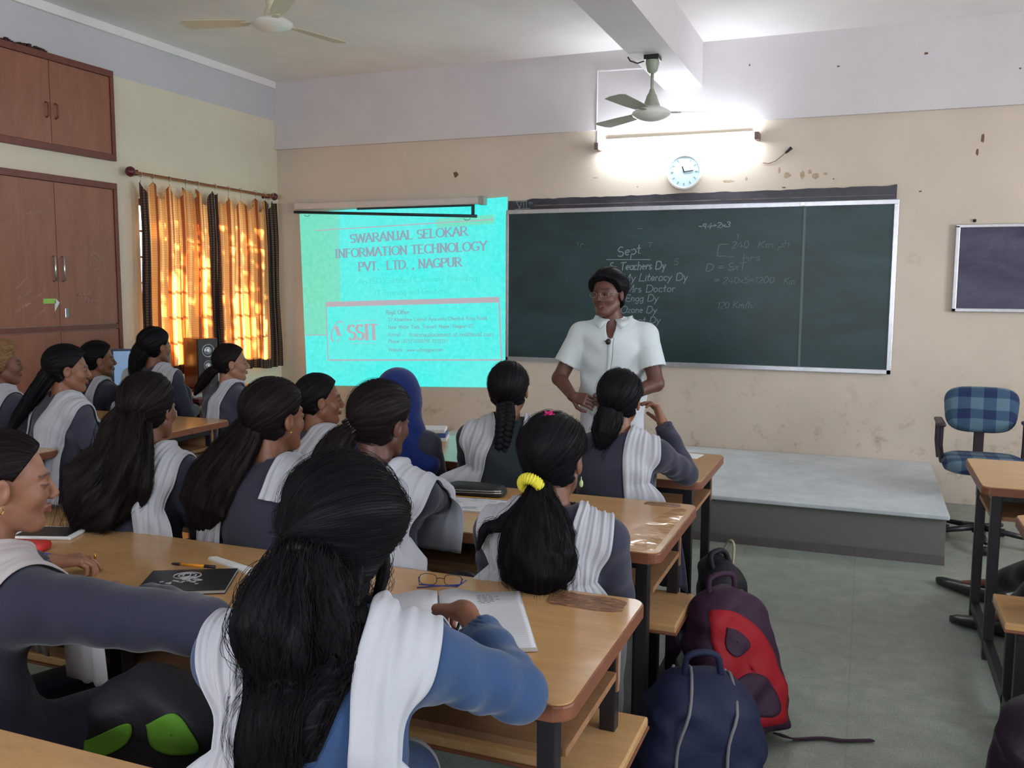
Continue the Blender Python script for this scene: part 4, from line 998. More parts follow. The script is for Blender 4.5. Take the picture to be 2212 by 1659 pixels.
class Field:
    def __init__(s, lo, hi, h0, zones=()):
        s.ax = [axis_pts(lo[i], hi[i], [(z[0][i], z[1][i], z[2]) for z in zones], h0) for i in range(3)]
        s.h0 = h0; s.D = np.full([len(a) for a in s.ax], .5, np.float32)
    def block(s, lo, hi, m):
        sl = []
        for i in range(3):
            a, b = np.searchsorted(s.ax[i], [lo[i] - m, hi[i] + m]); sl.append(slice(max(a, 0), min(b + 1, len(s.ax[i]))))
        g = [s.ax[i][sl[i]] for i in range(3)]
        return tuple(sl), g[0][:, None, None], g[1][None, :, None], g[2][None, None, :]
    def put(s, sl, d, k, op):
        if op == 'u': s.D[sl] = smin(s.D[sl], d.astype(np.float32), k)
        else: s.D[sl] = -smin(-s.D[sl], d.astype(np.float32), k)     # subtract d
    def cap(s, a, b, ra, rb, k=.01, op='u', wob=None):
        a = np.asarray(a, float); b = np.asarray(b, float); m = max(ra, rb) + k + 3 * s.h0
        sl, X, Y, Z = s.block(np.minimum(a, b), np.maximum(a, b), m); ab = b - a; L2 = ab @ ab + 1e-12
        px, py, pz = X - a[0], Y - a[1], Z - a[2]
        t = np.clip((px * ab[0] + py * ab[1] + pz * ab[2]) / L2, 0, 1)
        qx, qy, qz = px - t * ab[0], py - t * ab[1], pz - t * ab[2]
        r = ra + (rb - ra) * t
        if wob is not None:
            amp, fr, ph = wob; nq = np.sqrt(qx * qx + qy * qy + qz * qz) + 1e-6; ca = (qx * .6 + qy * .2 + qz * .77) / nq; cb = (qx * .3 - qy * .8 + qz * .5) / nq; r = r + amp * (np.sin(t * fr * .6 + ph + 2.6 * ca + 1.5 * cb) * (.5 + .5 * cb) + .7 * np.sin(t * fr * 1.1 - 2.2 * cb + 2 * ph) * (.5 - .5 * ca))
        s.put(sl, np.sqrt(qx * qx + qy * qy + qz * qz) - r, k, op)
    def chain(s, pts, rs, k=.01, op='u'):
        for i in range(len(pts) - 1): s.cap(pts[i], pts[i + 1], rs[i], rs[i + 1], k, op)
    def func(s, f, o, Rm, lo, hi, k=.01, op='u', m=.02):
        """f(x,y,z) in the local frame; lo/hi local bounds"""
        cs = np.array([[(lo, hi)[i][0], (lo, hi)[j][1], (lo, hi)[l][2]] for i in (0, 1) for j in (0, 1) for l in (0, 1)]) @ Rm.T + o
        sl, X, Y, Z = s.block(cs.min(0), cs.max(0), m); X = X - o[0]; Y = Y - o[1]; Z = Z - o[2]
        x = X * Rm[0, 0] + Y * Rm[1, 0] + Z * Rm[2, 0]; y = X * Rm[0, 1] + Y * Rm[1, 1] + Z * Rm[2, 1]; z = X * Rm[0, 2] + Y * Rm[1, 2] + Z * Rm[2, 2]
        s.put(sl, f(x, y, z), k, op)
    def ell(s, c, r, Rm=None, k=.01, op='u'):
        Rm = np.eye(3) if Rm is None else Rm; r = np.asarray(r, float)
        s.func(lambda x, y, z: ell(x, y, z, 0, 0, 0, *r), np.asarray(c, float), Rm, -r, r, k, op, k + 3 * s.h0)
    def sample(s, P):
        idx = []; fr = []
        for i in range(3):
            a = s.ax[i]; j = np.clip(np.searchsorted(a, P[:, i]) - 1, 0, len(a) - 2)
            idx.append(j); fr.append(np.clip((P[:, i] - a[j]) / (a[j + 1] - a[j]), 0, 1))
        out = 0
        for dx in (0, 1):
            for dy in (0, 1):
                for dz in (0, 1):
                    w = (fr[0] if dx else 1 - fr[0]) * (fr[1] if dy else 1 - fr[1]) * (fr[2] if dz else 1 - fr[2])
                    out = out + w * s.D[idx[0] + dx, idx[1] + dy, idx[2] + dz]
        return out
    def grad(s, P, e=.008):
        g = np.stack([s.sample(P + np.eye(3)[i] * e) - s.sample(P - np.eye(3)[i] * e) for i in range(3)], 1)
        return g / (np.linalg.norm(g, axis=1, keepdims=True) + 1e-9)
    def surface(s):
        D = s.D; S = D < 0
        c = [slice(0, -1), slice(1, None)]
        cnt = np.zeros([n - 1 for n in D.shape], np.int8)
        for i in (0, 1):
            for j in (0, 1):
                for k in (0, 1): cnt += S[c[i], c[j], c[k]]
        act = (cnt > 0) & (cnt < 8); I = np.argwhere(act); idx = np.full(act.shape, -1, np.int32); idx[act] = np.arange(len(I))
        cor = [(i, j, k) for i in (0, 1) for j in (0, 1) for k in (0, 1)]
        val = np.stack([D[I[:, 0] + a, I[:, 1] + b, I[:, 2] + d] for a, b, d in cor], 1)
        pos = np.stack([np.stack([s.ax[0][I[:, 0] + a], s.ax[1][I[:, 1] + b], s.ax[2][I[:, 2] + d]], 1) for a, b, d in cor], 1)
        acc = np.zeros((len(I), 3)); w = np.zeros(len(I))
        for u in range(8):
            for v in range(u + 1, 8):
                if sum(abs(cor[u][q] - cor[v][q]) for q in range(3)) != 1: continue
                m = (val[:, u] < 0) != (val[:, v] < 0)
                t = val[m, u] / (val[m, u] - val[m, v]); acc[m] += pos[m, u] + (pos[m, v] - pos[m, u]) * t[:, None]; w[m] += 1
        P = acc / w[:, None]; Q = []
        for axs in range(3):
            o = [a for a in range(3) if a != axs]
            a = [slice(None)] * 3; b = [slice(None)] * 3; a[axs] = slice(0, -1); b[axs] = slice(1, None)
            A = S[tuple(a)]; B = S[tuple(b)]; E = np.argwhere(A != B)
            E = E[(E[:, o[0]] > 0) & (E[:, o[1]] > 0) & (E[:, o[0]] < D.shape[o[0]] - 1) & (E[:, o[1]] < D.shape[o[1]] - 1)]
            if not len(E): continue
            inside = A[E[:, 0], E[:, 1], E[:, 2]]; q = []
            for (u, v) in ((0, 0), (1, 0), (1, 1), (0, 1)):
                e = E.copy(); e[:, o[0]] -= u; e[:, o[1]] -= v; q.append(idx[e[:, 0], e[:, 1], e[:, 2]])
            q = np.stack(q, 1); fl = inside if axs != 1 else ~inside
            q[~fl] = q[~fl][:, ::-1]; Q.append(q)
        return P, np.concatenate(Q)

def np_mesh(name, P, Q, material, parent=None, off=None, attrs=None, smooth=True):
    """mesh from numpy arrays; Q is (n,4) or (n,3)"""
    me = bpy.data.meshes.new(name); P = np.asarray(P, np.float32)
    if off is not None: P = P - np.asarray(off, np.float32)
    k = Q.shape[1]
    me.vertices.add(len(P)); me.vertices.foreach_set('co', P.ravel())
    me.loops.add(Q.size); me.loops.foreach_set('vertex_index', Q.astype(np.int32).ravel())
    me.polygons.add(len(Q)); me.polygons.foreach_set('loop_start', np.arange(0, Q.size, k, dtype=np.int32))
    me.polygons.foreach_set('use_smooth', np.full(len(Q), smooth, bool))
    if attrs:
        for an, v in attrs.items():
            v = np.asarray(v, np.float32)
            at = me.attributes.new(an, 'FLOAT_VECTOR' if v.ndim == 2 else 'FLOAT', 'POINT'); at.data.foreach_set('vector' if v.ndim == 2 else 'value', v.ravel())
    me.update(); me.validate()
    me.materials.append(material)
    o = bpy.data.objects.new(name, me); COL.objects.link(o)
    if parent: o.parent = parent
    return o

def ell(x, y, z, cx, cy, cz, a, b, c):
    x, y, z = x - cx, y - cy, z - cz
    k0 = np.sqrt((x / a) ** 2 + (y / b) ** 2 + (z / c) ** 2); k1 = np.sqrt((x / a ** 2) ** 2 + (y / b ** 2) ** 2 + (z / c ** 2) ** 2) + 1e-9
    return k0 * (k0 - 1) / k1
def capf(x, y, z, a, b, ra, rb):
    ax, ay, az = a; dx, dy, dz = b[0] - ax, b[1] - ay, b[2] - az; L = dx * dx + dy * dy + dz * dz + 1e-12
    t = np.clip(((x - ax) * dx + (y - ay) * dy + (z - az) * dz) / L, 0, 1)
    return np.sqrt((x - ax - t * dx) ** 2 + (y - ay - t * dy) ** 2 + (z - az - t * dz) ** 2) - (ra + (rb - ra) * t)
def head_sdf(x, y, z, ears=True):
    X = np.abs(x)
    d = ell(x, y, z, 0, -.014, .028, .0735, .092, .084)
    d = smin(d, ell(x, y, z, 0, .022, -.028, .058, .066, .082), .03)
    d = smin(d, capf(X, y, z, (.050, .0, -.052), (.018, .058, -.092), .018, .020), .025)
    d = smin(d, ell(x, y, z, 0, .066, -.094, .022, .020, .018), .015)
    d = smin(d, ell(X, y, z, .036, .056, -.028, .022, .022, .022), .02)             # cheeks
    d = smin(d, capf(X, y, z, (.010, .084, .020), (.040, .072, .022), .007, .006), .014)   # brow
    d = -smin(-d, ell(X, y, z, .031, .098, .000, .019, .020, .012), .012)           # eye sockets
    d = smin(d, ell(X, y, z, .031, .0745, .001, .0150, .0135, .0105), .003)         # lids
    d = smin(d, capf(x, y, z, (0, .084, .012), (0, .104, -.026), .0065, .0095), .010)   # nose
    d = smin(d, ell(X, y, z, .0115, .096, -.032, .0085, .009, .007), .006)
    d = smin(d, capf(X, y, z, (.0, .0925, -.055), (.020, .083, -.057), .0055, .003), .005)  # lips
    d = smin(d, capf(X, y, z, (.0, .0915, -.066), (.018, .082, -.063), .0065, .003), .005)
    if ears:
        e = ell(X, y, z, .0785, -.008, -.006, .0085, .018, .031)
        e = -smin(-e, ell(X, y, z, .089, -.003, -.002, .008, .010, .018), .004)
        d = smin(d, e, .006)
    return d
HC = V3(0, -.005, .022)
def hand(F, wr, di, nr, side, curl=.5, thumb=.5, sc=1.0, spread=.10, fk=.0015):
    """wrist point, direction of the palm, palm normal (towards the palm side), side +1 when the thumb is on cross(di,nr) side"""
    di = np.asarray(di, float); di /= np.linalg.norm(di); nr = np.asarray(nr, float); nr = nr - di * (nr @ di); nr /= np.linalg.norm(nr)
    lt = np.cross(di, nr) * side
    B = np.stack([lt, di, nr], 1)
    c = wr + di * .045 * sc
    F.cap(wr - di * .01, wr + di * .015 * sc, .022 * sc, .025 * sc, .01)
    for u in (-.028, -.010, .010, .027):
        F.cap(wr + di * .012 * sc + lt * u * .6 * sc, wr + di * .082 * sc + lt * u * sc, .015 * sc, .0115 * sc, .010)
    L = {-.030: .058, -.010: .074, .011: .080, .031: .071}
    ends = []
    for i, (u, l) in enumerate(L.items()):
        p = wr + di * (.084 - (.008 if i == 0 else 0)) * sc + lt * u * sc; ang = 0; r = .0088 * sc * (.86 if i == 0 else 1)
        cu = curl[i] if hasattr(curl, '__len__') else curl * (1 + .12 * (1.5 - i))
        for seg, fr in ((0, .46), (1, .30), (2, .24)):
            ang += cu * (.9, 1.15, .8)[seg]
            d = di * math.cos(ang) + nr * math.sin(ang) + lt * (u * spread * 10) * (1 if seg == 0 else .5) * max(0, 1 - abs(ang)); d /= np.linalg.norm(d)
            q = p + d * l * fr * sc * 1.02; F.cap(p, q, r, r * .92, fk); p = q; r *= .92
        ends.append(p)
    p = wr + di * .022 * sc + lt * .026 * sc; d = di * .75 + lt * .75 + nr * .25; r = .0125 * sc
    for seg, l in ((0, .038), (1, .030), (2, .024)):
        d = d / np.linalg.norm(d); q = p + d * l * sc; F.cap(p, q, r, r * .88, .006 if seg == 0 else .002); p = q; r *= .86
        d = d + (nr * .45 + di * .35 - lt * .55) * thumb
    return ends

def mat_skin(name, c, lip):
    t = NT(name); v = t.coord()
    at = t.new('ShaderNodeAttribute'); at.attribute_name = 'tint'
    sx = t.new('ShaderNodeSeparateXYZ'); t.link(at.outputs['Vector'], sx.inputs[0])
    n = t.noise(v, 26, 4, .6); c_ = lin(c)
    col = t.ramp(n, [(.3, tuple(x * .88 for x in c_[:3])), (.7, tuple(min(1, x * 1.1) for x in c_[:3]))])
    col = t.mix(sx.outputs[0], col, lin(lip)); col = t.mix(sx.outputs[1], col, lin((34, 24, 22)))
    t.col(col); t.b.inputs['Roughness'].default_value = .48
    t.b.inputs['Subsurface Weight'].default_value = .12; t.b.inputs['Subsurface Radius'].default_value = (.012, .005, .003); t.b.inputs['Subsurface Scale'].default_value = .6
    t.bump(t.noise(v, 420, 2), .08, .0008); return t.m
SK = {'a': mat_skin('brown_skin', (120, 78, 60), (100, 52, 50)), 'b': mat_skin('warm_brown_skin', (134, 88, 66), (116, 60, 54)), 'c': mat_skin('light_brown_skin', (152, 106, 84), (128, 72, 68)), 'd': mat_skin('dark_brown_skin', (98, 62, 52), (86, 44, 42))}
def mat_hair(name, c, hi):
    t = NT(name); at = t.new('ShaderNodeAttribute'); at.attribute_name = 'flow'
    mp = t.new('ShaderNodeMapping'); mp.inputs['Scale'].default_value = (34, 1.6, 1); t.link(at.outputs['Vector'], mp.inputs[0])
    n = t.noise(mp.outputs[0], 1.0, 4, .65); t.col(t.ramp(n, [(.3, lin(c)), (.75, lin(hi))]))
    t.b.inputs['Roughness'].default_value = .58; t.b.inputs['Specular IOR Level'].default_value = .16
    t.b.inputs['Anisotropic'].default_value = .4
    t.bump(n, .32, .0016); return t.m
HA = mat_hair('black_hair', (8, 7, 11), (20, 18, 25)); HB = mat_hair('dark_brown_hair', (13, 8, 11), (32, 22, 25)); HG = mat_hair('light_brown_curly_hair', (92, 66, 46), (168, 132, 92))
def mat_cloth(name, c, weave=500, rough=.85, wr=.35, sheen=.2, trans=0):
    t = NT(name); v = t.coord(); n = t.noise(v, 7, 4, .55, .8); n2 = t.noise(v, weave, 2, .5)
    c_ = lin(c); t.col(t.mix(.25, c_, t.ramp(n2, [(.3, (.6, .6, .6)), (.7, (1.1, 1.1, 1.1))]), 'MULTIPLY'))
    t.b.inputs['Roughness'].default_value = rough; t.b.inputs['Sheen Weight'].default_value = sheen; t.b.inputs['Specular IOR Level'].default_value = .2
    t.bump(n, wr, .02)
    if trans:
        tr = t.new('ShaderNodeBsdfTranslucent'); tr.inputs[0].default_value = c_; mx = t.new('ShaderNodeMixShader'); mx.inputs[0].default_value = trans
        t.link(t.b.outputs[0], mx.inputs[1]); t.link(tr.outputs[0], mx.inputs[2]); t.link(mx.outputs[0], t.o.inputs[0])
    return t.m
K_GREY = mat_cloth('slate_grey_uniform', (64, 65, 82)); K_DGREY = mat_cloth('dark_slate_uniform', (50, 51, 68)); K_GREEN = mat_cloth('charcoal_green_uniform', (40, 48, 54)); K_BLUE = mat_cloth('denim_blue_uniform', (48, 74, 114))
K_WHITE = mat_cloth('white_cotton', (196, 199, 208), 700, trans=.18); K_WARM = mat_cloth('warm_white_cotton', (204, 196, 198), 700, trans=.18); K_SHIRT = mat_cloth('white_shirt_cotton', (206, 216, 220), 600)
K_TROU = mat_cloth('pale_trouser_cotton', (206, 208, 216), 600); K_BLACK = mat_cloth('black_trouser_cloth', (24, 22, 30), 500); K_HIJAB = mat_cloth('royal_blue_headscarf', (14, 38, 100), 500)
m_eye = simple('eye_white', (170, 160, 152), .25, 0, .02); m_iris = simple('dark_iris', (22, 14, 12), .15); m_gold = simple('gold', (214, 170, 84), .25, 1); m_shoe = simple('black_shoe_leather', (26, 25, 28), .35)

def catmull(pts, n):
    pts = np.asarray(pts, float); m = len(pts); P = np.vstack([2 * pts[0] - pts[1], pts, 2 * pts[-1] - pts[-2]])
    out = []
    for s in np.linspace(0, m - 1, n):
        i = min(int(s), m - 2); t = s - i; a, b, c, d = P[i:i + 4]
        out.append(.5 * (2 * b + (c - a) * t + (2 * a - 5 * b + 4 * c - d) * t * t + (3 * b - a - 3 * c + d) * t ** 3))
    return np.array(out)

class Person:
    def __init__(s, name, label, head, hyaw=0, hpitch=0, hroll=0, tyaw=0, hip=None, nb=None, skin='a', hw=.158, cloth=K_GREY, sc=1.0, group=None, stand=False, near=False, legs=True):
        s.hd = np.array(head, float); s.HR = rotm(hyaw, hpitch, hroll); s.tyaw = tyaw; s.TR = rotm(tyaw); s.sc = sc; s.near = near; s.stand = stand
        s.nb = s.hd + s.TR @ V3(0, -.030, -.132) * sc + (s.HR @ V3(0, .0, -.03) - V3(0, 0, -.03)) if nb is None else np.array(nb, float)
        s.hipp = np.array(hip, float) if hip is not None else V3(s.nb[0], s.nb[1] - .10, .56)
        s.base = V3(s.hipp[0], s.hipp[1], 0); s.hw = hw; s.skin = SK[skin]; s.cloth = cloth
        s.root = empty('person', s.base, label, 'person', group)
        s.arm = {}; s.legs = legs; s.h = .0045 if near else .006
        s.lg = None
        for sd in (-1, 1): s.set_arm(sd)
    def T(s, x, y, z): return s.nb + s.TR @ V3(x, y, z)
    def H(s, x, y, z): return s.hd + s.HR @ V3(x, y, z) * s.sc
    def shoulder(s, sd): return s.T(sd * s.hw, -.005, -.078)
    def set_arm(s, sd, el=None, wr=None, hd=None, nr=(0, 0, -1), curl=.5, thumb=.5, fine=False, r=1.0, cuff=.97, sh=None, hs=None):
        sh = s.shoulder(sd) if sh is None else np.array(sh, float)
        el = sh + s.TR @ V3(sd * .028, .085, -.235) if el is None else np.array(el, float)
        wr = el + s.TR @ V3(-sd * .09, .205, .005) if wr is None else np.array(wr, float)
        hd = (wr - el) if hd is None else np.array(hd, float)
        s.arm[sd] = dict(sh=sh, el=el, wr=wr, hd=hd, nr=np.array(nr, float), curl=curl, thumb=thumb, fine=fine, r=r, cuff=cuff, hs=hs)
    def legpts(s, sd):
        if s.lg: return [np.array(p, float) for p in s.lg[sd]]
        if s.stand: return [s.hipp + s.TR @ V3(sd * .095, 0, -.04), s.hipp + s.TR @ V3(sd * .105, .02, 0) * 1 + V3(0, 0, .50 - s.hipp[2]), s.hipp + s.TR @ V3(sd * .11, -.02, 0) + V3(0, 0, .085 - s.hipp[2]), s.hipp + s.TR @ V3(sd * .14, .13, 0) + V3(0, 0, .03 - s.hipp[2])]
        h = s.hipp
        return [h + s.TR @ V3(sd * .085, .0, -.03), h + s.TR @ V3(sd * .10, .38, 0) + V3(0, 0, .50 - h[2]), h + s.TR @ V3(sd * .10, .36, 0) + V3(0, 0, .09 - h[2]), h + s.TR @ V3(sd * .11, .50, 0) + V3(0, 0, .03 - h[2])]
    TAB = [(-.16, .150, .105), (-.02, .172, .125), (.15, .165, .118), (.36, .132, .100), (.52, .138, .108), (.70, .152, .115), (.84, .160, .098), (.93, .118, .070), (1.0, .062, .052)]
    def torso(s, F, o, k=.02, male=False):
        pv, nb = s.hipp, s.nb; H_ = nb[2] - pv[2]; t_ = np.array([r[0] for r in s.TAB]); a_ = np.array([r[1] for r in s.TAB]) * s.hw / .158; b_ = np.array([r[2] for r in s.TAB])
        if male: a_ = a_ * np.array([.92, .92, .95, 1.08, 1.06, 1.03, 1.0, .98, .9])
        tt = np.linspace(t_[0], t_[-1], 60); ker = np.array([.25, .5, .25]); aa = np.interp(tt, t_, a_); bb = np.interp(tt, t_, b_)
        for _ in range(6): aa = np.convolve(np.pad(aa, 1, 'edge'), ker, 'valid'); bb = np.convolve(np.pad(bb, 1, 'edge'), ker, 'valid')
        lo = np.minimum(pv, nb) - V3(.24, .24, .12); hi = np.maximum(pv, nb) + V3(.24, .24, .03)
        sl, X, Y, Z = F.block(lo, hi, 0); t = (Z - pv[2]) / H_; tc = np.clip(t, -.2, 1.05)
        cx = pv[0] + (nb[0] - pv[0]) * tc; cy = pv[1] + (nb[1] - pv[1]) * tc
        bow = -.022 * np.sin(np.clip(t, 0, 1) * math.pi * 1.15) if not s.stand else 0.012 * np.sin(np.clip(t, 0, 1) * math.pi)
        c, sn = math.cos(R(s.tyaw)), math.sin(R(s.tyaw)); cx = cx - sn * bow; cy = cy + c * bow
        u = (X - cx) * c + (Y - cy) * sn; v = -(X - cx) * sn + (Y - cy) * c
        a = np.interp(t, tt, aa) + o; b = np.interp(t, tt, bb) + o
        q = np.sqrt((u / a) ** 2 + (v / b) ** 2); d = (q - 1) * np.minimum(a, b) * .92
        d = -smin(-d, -np.maximum((t_[0] - t) * H_ - o, (t - 1.0) * H_ - o) + 0 * d, .015)
        s_fold = 0.0035 * np.sin(Z * 46 + 2.2 * np.sin(u * 16 + pv[0] * 9) + 1.4 * np.sin(v * 14)) if o > 0 else 0
        F.put(sl, d + s_fold, k, 'u')
        if not male:
            for sd in (-1, 1): F.ell(s.hipp + (s.nb - s.hipp) * .66 + s.TR @ V3(sd * .062, .075, 0), (.062 + o * .6, .050 + o, .062 + o * .6), s.TR, .03)
    def arms(s, F, o, cuff=False, r0=1.0):
        for sd, a in s.arm.items():
            r = a['r'] * r0; sh, el, wr = a['sh'], a['el'], a['wr']
            F.cap(s.T(sd * .05, -.01, -.05), sh, .052 * r + o, .052 * r + o, .035)
            f = a['cuff'] if cuff else 1.0; w = (.0042 if s.near and not s.stand else .003, 24, sd * 1.3) if o > 0 else None
            if f >= .5:
                F.cap(sh, el, .049 * r + o, .039 * r + o, .02, wob=w)
                g = (f - .5) * 2; F.cap(el, el + (wr - el) * g, .040 * r + o, (.040 - .014 * g) * r + o * 1.25, .016, wob=w)
            else:
                g = f * 2; F.cap(sh, sh + (el - sh) * g, .052 * r + o, .050 * r + o * 1.6, .02)
    def build_body(s):
        """skin: head, neck, torso, arms with hands, legs and feet in one surface"""
        zones = [(s.hd - .13, s.hd + .135, .0030 if s.near else .0042)]
        for sd, a in s.arm.items():
            if a['fine']:
                c = a['wr'] + a['hd'] / (np.linalg.norm(a['hd']) + 1e-9) * .07; zones.append((c - .10, c + .10, .0028 if s.near else .004))
        P = [s.hd + .14, s.hd - .14, s.hipp + .2, s.hipp - .2] + [p for a in s.arm.values() for p in (a['el'] + .07, a['el'] - .07, a['wr'] + .2, a['wr'] - .2, a['sh'] + .07, a['sh'] - .07)]
        if s.legs: P += [p + d for sd in (-1, 1) for p in s.legpts(sd) for d in (.09, -.09)]
        P = np.array(P); lo = P.min(0); hi = P.max(0); lo[2] = max(lo[2], -.02)
        F = Field(lo, hi, .0085 if s.near else .011, zones)
        s.torso(F, -.012, .02, s.stand)
        F.cap(s.nb + V3(0, 0, -.03), s.H(0, -.022, -.055), .056 * s.sc, .050 * s.sc, .022)
        s.arms(F, -.002 if s.stand else -.006)
        s.ends = {}
        for sd, a in s.arm.items():
            s.ends[sd] = hand(F, a['wr'], a['hd'], a['nr'], a['hs'] if a['hs'] else -sd, a['curl'], a['thumb'], .96)
        if s.legs:
            for sd in (-1, 1):
                p = s.legpts(sd); F.cap(p[0], p[1], .072, .05, .03); F.cap(p[1], p[2], .048, .032, .02); F.cap(p[2], p[3] + (p[2] - p[3]) * .35 - V3(0, 0, .012), .026, .014, .01)
        k = s.sc
        F.func(lambda x, y, z: head_sdf(x / k, y / k, z / k) * k, s.hd, s.HR, V3(-.095, -.11, -.125), V3(.095, .12, .12), .012, m=.015)
        P, Q = F.surface()
        q = ((P - s.hd) @ s.HR) / k; X = np.abs(q[:, 0])
        lip = np.exp(-((q[:, 2] + .0605) / .0085) ** 2) * (X < .024) * sstep(.080, .086, q[:, 1])
        brow = np.exp(-((q[:, 2] - .0205 - .004 * np.sin(X * 60)) / .0038) ** 2) * (X > .010) * (X < .048) * (q[:, 1] > .055) * .85
        ten = np.exp(-((q[:, 2] - .001) / .0028) ** 2) * (np.abs(X - .031) < .015) * (q[:, 1] > .07) * .9
        t = np.stack([lip, np.maximum(brow, ten), 0 * lip], 1)
        s.body = np_mesh('body', P, Q, s.skin, s.root, s.base, {'tint': t})
        return s
    def eyes(s):
        for sd in (-1, 1):
            e = bpy_sphere('eye', s.H(sd * .031, .0768, .0005), .0104 * s.sc, m_eye, s.root, s.base, 14)
            i = bpy_sphere('iris', s.H(sd * .031, .0836, .0005), .0050 * s.sc, m_iris, e, None, 10, s.H(sd * .031, .0768, .0005))
        return s
    def build_cloth(s, name='tunic', mat=None, o=.010, skirt=True, neck=.066, neckdrop=0):
        P = [s.nb + .1, s.nb - .12, s.hipp + .26, s.hipp - .26] + [p + d for a in s.arm.values() for p in (a['el'], a['wr'], a['sh']) for d in (.08, -.08)]
        if not s.stand and s.legs: P += [s.legpts(sd)[1] + d for sd in (-1, 1) for d in (.11, -.11)]
        P = np.array(P); lo = P.min(0); hi = P.max(0); hi[2] = max(hi[2], s.hd[2] + .02); lo[2] = max(lo[2], .1)
        F = Field(lo, hi, s.h)
        s.torso(F, o, .02, s.stand); s.arms(F, o, True)
        if skirt and s.legs and not s.stand:
            for sd in (-1, 1):
                p = s.legpts(sd); F.cap(p[0] + V3(0, 0, -.005), p[0] + (p[1] - p[0]) * .93, .088, .082, .05)
        F.cap(s.nb + V3(0, 0, -.035), s.H(0, -.022, -.055), .056, .050, .03)          # neck, for the scarf to rest on
        D0 = F.D.copy()
        F.cap(s.nb + s.TR @ V3(0, .004, -.012), s.nb + (s.H(0, -.02, -.06) - s.nb) * 1.6, neck, neck + .02, .004, 'sub')
        if neckdrop: F.cap(s.nb + s.TR @ V3(0, .02, 0), s.nb + s.TR @ V3(0, .13, -neckdrop), .045, .010, .006, 'sub')
        for a in s.arm.values():                                                  # open cuffs
            if a['cuff'] >= .5: e = a['el'] + (a['wr'] - a['el']) * (a['cuff'] - .5) * 2; d = (a['wr'] - a['el'])
            else: e = a['sh'] + (a['el'] - a['sh']) * a['cuff'] * 2; d = (a['el'] - a['sh'])
            d = d / np.linalg.norm(d); rr = (.040 - .014 * (a['cuff'] - .5) * 2) * a['r'] if a['cuff'] >= .5 else .050 * a['r']
            F.cap(e - d * .012, e + d * .16, rr + o * .55, rr + o * .55 + .02, .003, 'sub')
            F.cap(e + d * (rr + .012), e + d * .22, rr * 2.2, rr * 2.6, .0, 'sub') if a['cuff'] < .5 else None
        P, Q = F.surface()
        s.tunic = np_mesh(name, P, Q, mat or s.cloth, s.root, s.base)
        F.D = D0; s.F = F; return s
    def build_legs(s, name='trousers', mat=None, full=True):
        P = np.array([p + d for sd in (-1, 1) for p in s.legpts(sd) for d in (.14, -.14)] + [s.hipp + .2, s.hipp - .2]); lo = P.min(0); lo[2] = max(lo[2], .0)
        F = Field(lo, P.max(0), .009)
        for sd in (-1, 1):
            p = s.legpts(sd); F.cap(p[0], p[1], .085, .072, .03, wob=(.003, 20, 1)); F.cap(p[1], p[2] + V3(0, 0, .0), .070, .055, .03, wob=(.004, 24, 2))
        if s.stand: F.ell(s.hipp + V3(0, 0, .0), (.165, .115, .13), s.TR, .04)
        P, Q = F.surface(); np_mesh(name, P, Q, mat or K_WHITE, s.root, s.base)
        for sd in (-1, 1):
            p = s.legpts(sd); d = p[3] - p[2]; d[2] = 0; L = np.linalg.norm(d); d /= L; lt = np.cross(d, V3(0, 0, 1))
            mb = MB(); rings = []; a0 = p[2] - d * .05; a0[2] = 0; l = L + .10
            for (u, w, h) in ((0, .026, .075), (.06, .036, .085), (.25, .038, .08), (.5, .042, .065), (.75, .044, .05), (.92, .032, .04), (1, .006, .028)):
                c = a0 + d * l * u; rings.append([mb.bm.verts.new(Vector(c + lt * w * math.cos(th) + V3(0, 0, h / 2 + h / 2 * math.sin(th) + .001))) for th in [2 * math.pi * k / 14 for k in range(14)]])
            for a_, b_ in zip(rings, rings[1:]):
                for k in range(14): mb.bm.faces.new((a_[k], a_[(k + 1) % 14], b_[(k + 1) % 14], b_[k]))
            mb.bm.faces.new(rings[0][::-1]); mb.bm.faces.new(rings[-1])
            mb.build('shoe', m_shoe, s.root, True)
        return s
    # ---------------- scarf
    def scarf(s, side, x0=.10, w0=.13, x1=None, w1=None, back=-.42, front=-.30, folds=3, amp=.007, mat=None, seed=0, pts=None, name='scarf', eps=.007, spread=0):
        x1 = x0 if x1 is None else x1; w1 = w0 if w1 is None else w1; rnd = random.Random(seed)
        if pts is None:
            pts = [(x0 * .75, .16, front), (x0 * .85, .15, front * .55), (x0, .10, -.03), (x0 * 1.02, .02, .02), (x0 * 1.05, -.07, -.02), (x0 + (x1 - x0) * .3, -.12, -.10), (x0 + (x1 - x0) * .6, -.135, -.20), (x1, -.14, back * .75), (x1, -.145, back)]
        if back > -.25: pts = pts[:5] + [(x0 * 1.05, -.12, back)]
        pts = [s.T(side * p[0], p[1], p[2]) for p in pts]
        nu, ns = 44, 84; C = catmull(pts, ns); sv = np.linspace(0, 1, ns)
        w = np.interp(sv, [0, .3, .45, .6, 1], [w0 * .8, w0 * .75, w0 * .85, w0 + (w1 - w0) * .4, w1])
        right = s.TR @ V3(1, 0, 0); fwd_ = s.TR @ V3(0, 1, 0)
        u = np.linspace(-.5, .5, nu); ph = [rnd.uniform(0, 6.3) for _ in range(5)]
        U, S = np.meshgrid(u, sv)
        fold = amp * (.5 + .5 * np.sin(2 * math.pi * folds * U + ph[0] + 1.1 * np.sin(4 * S + ph[1]) + .7 * np.sin(9 * U + ph[2]))) * (.55 + .9 * np.abs(S - .42)) + .0016 * np.sin(2 * math.pi * folds * 2.3 * U + ph[3] + 3 * S)
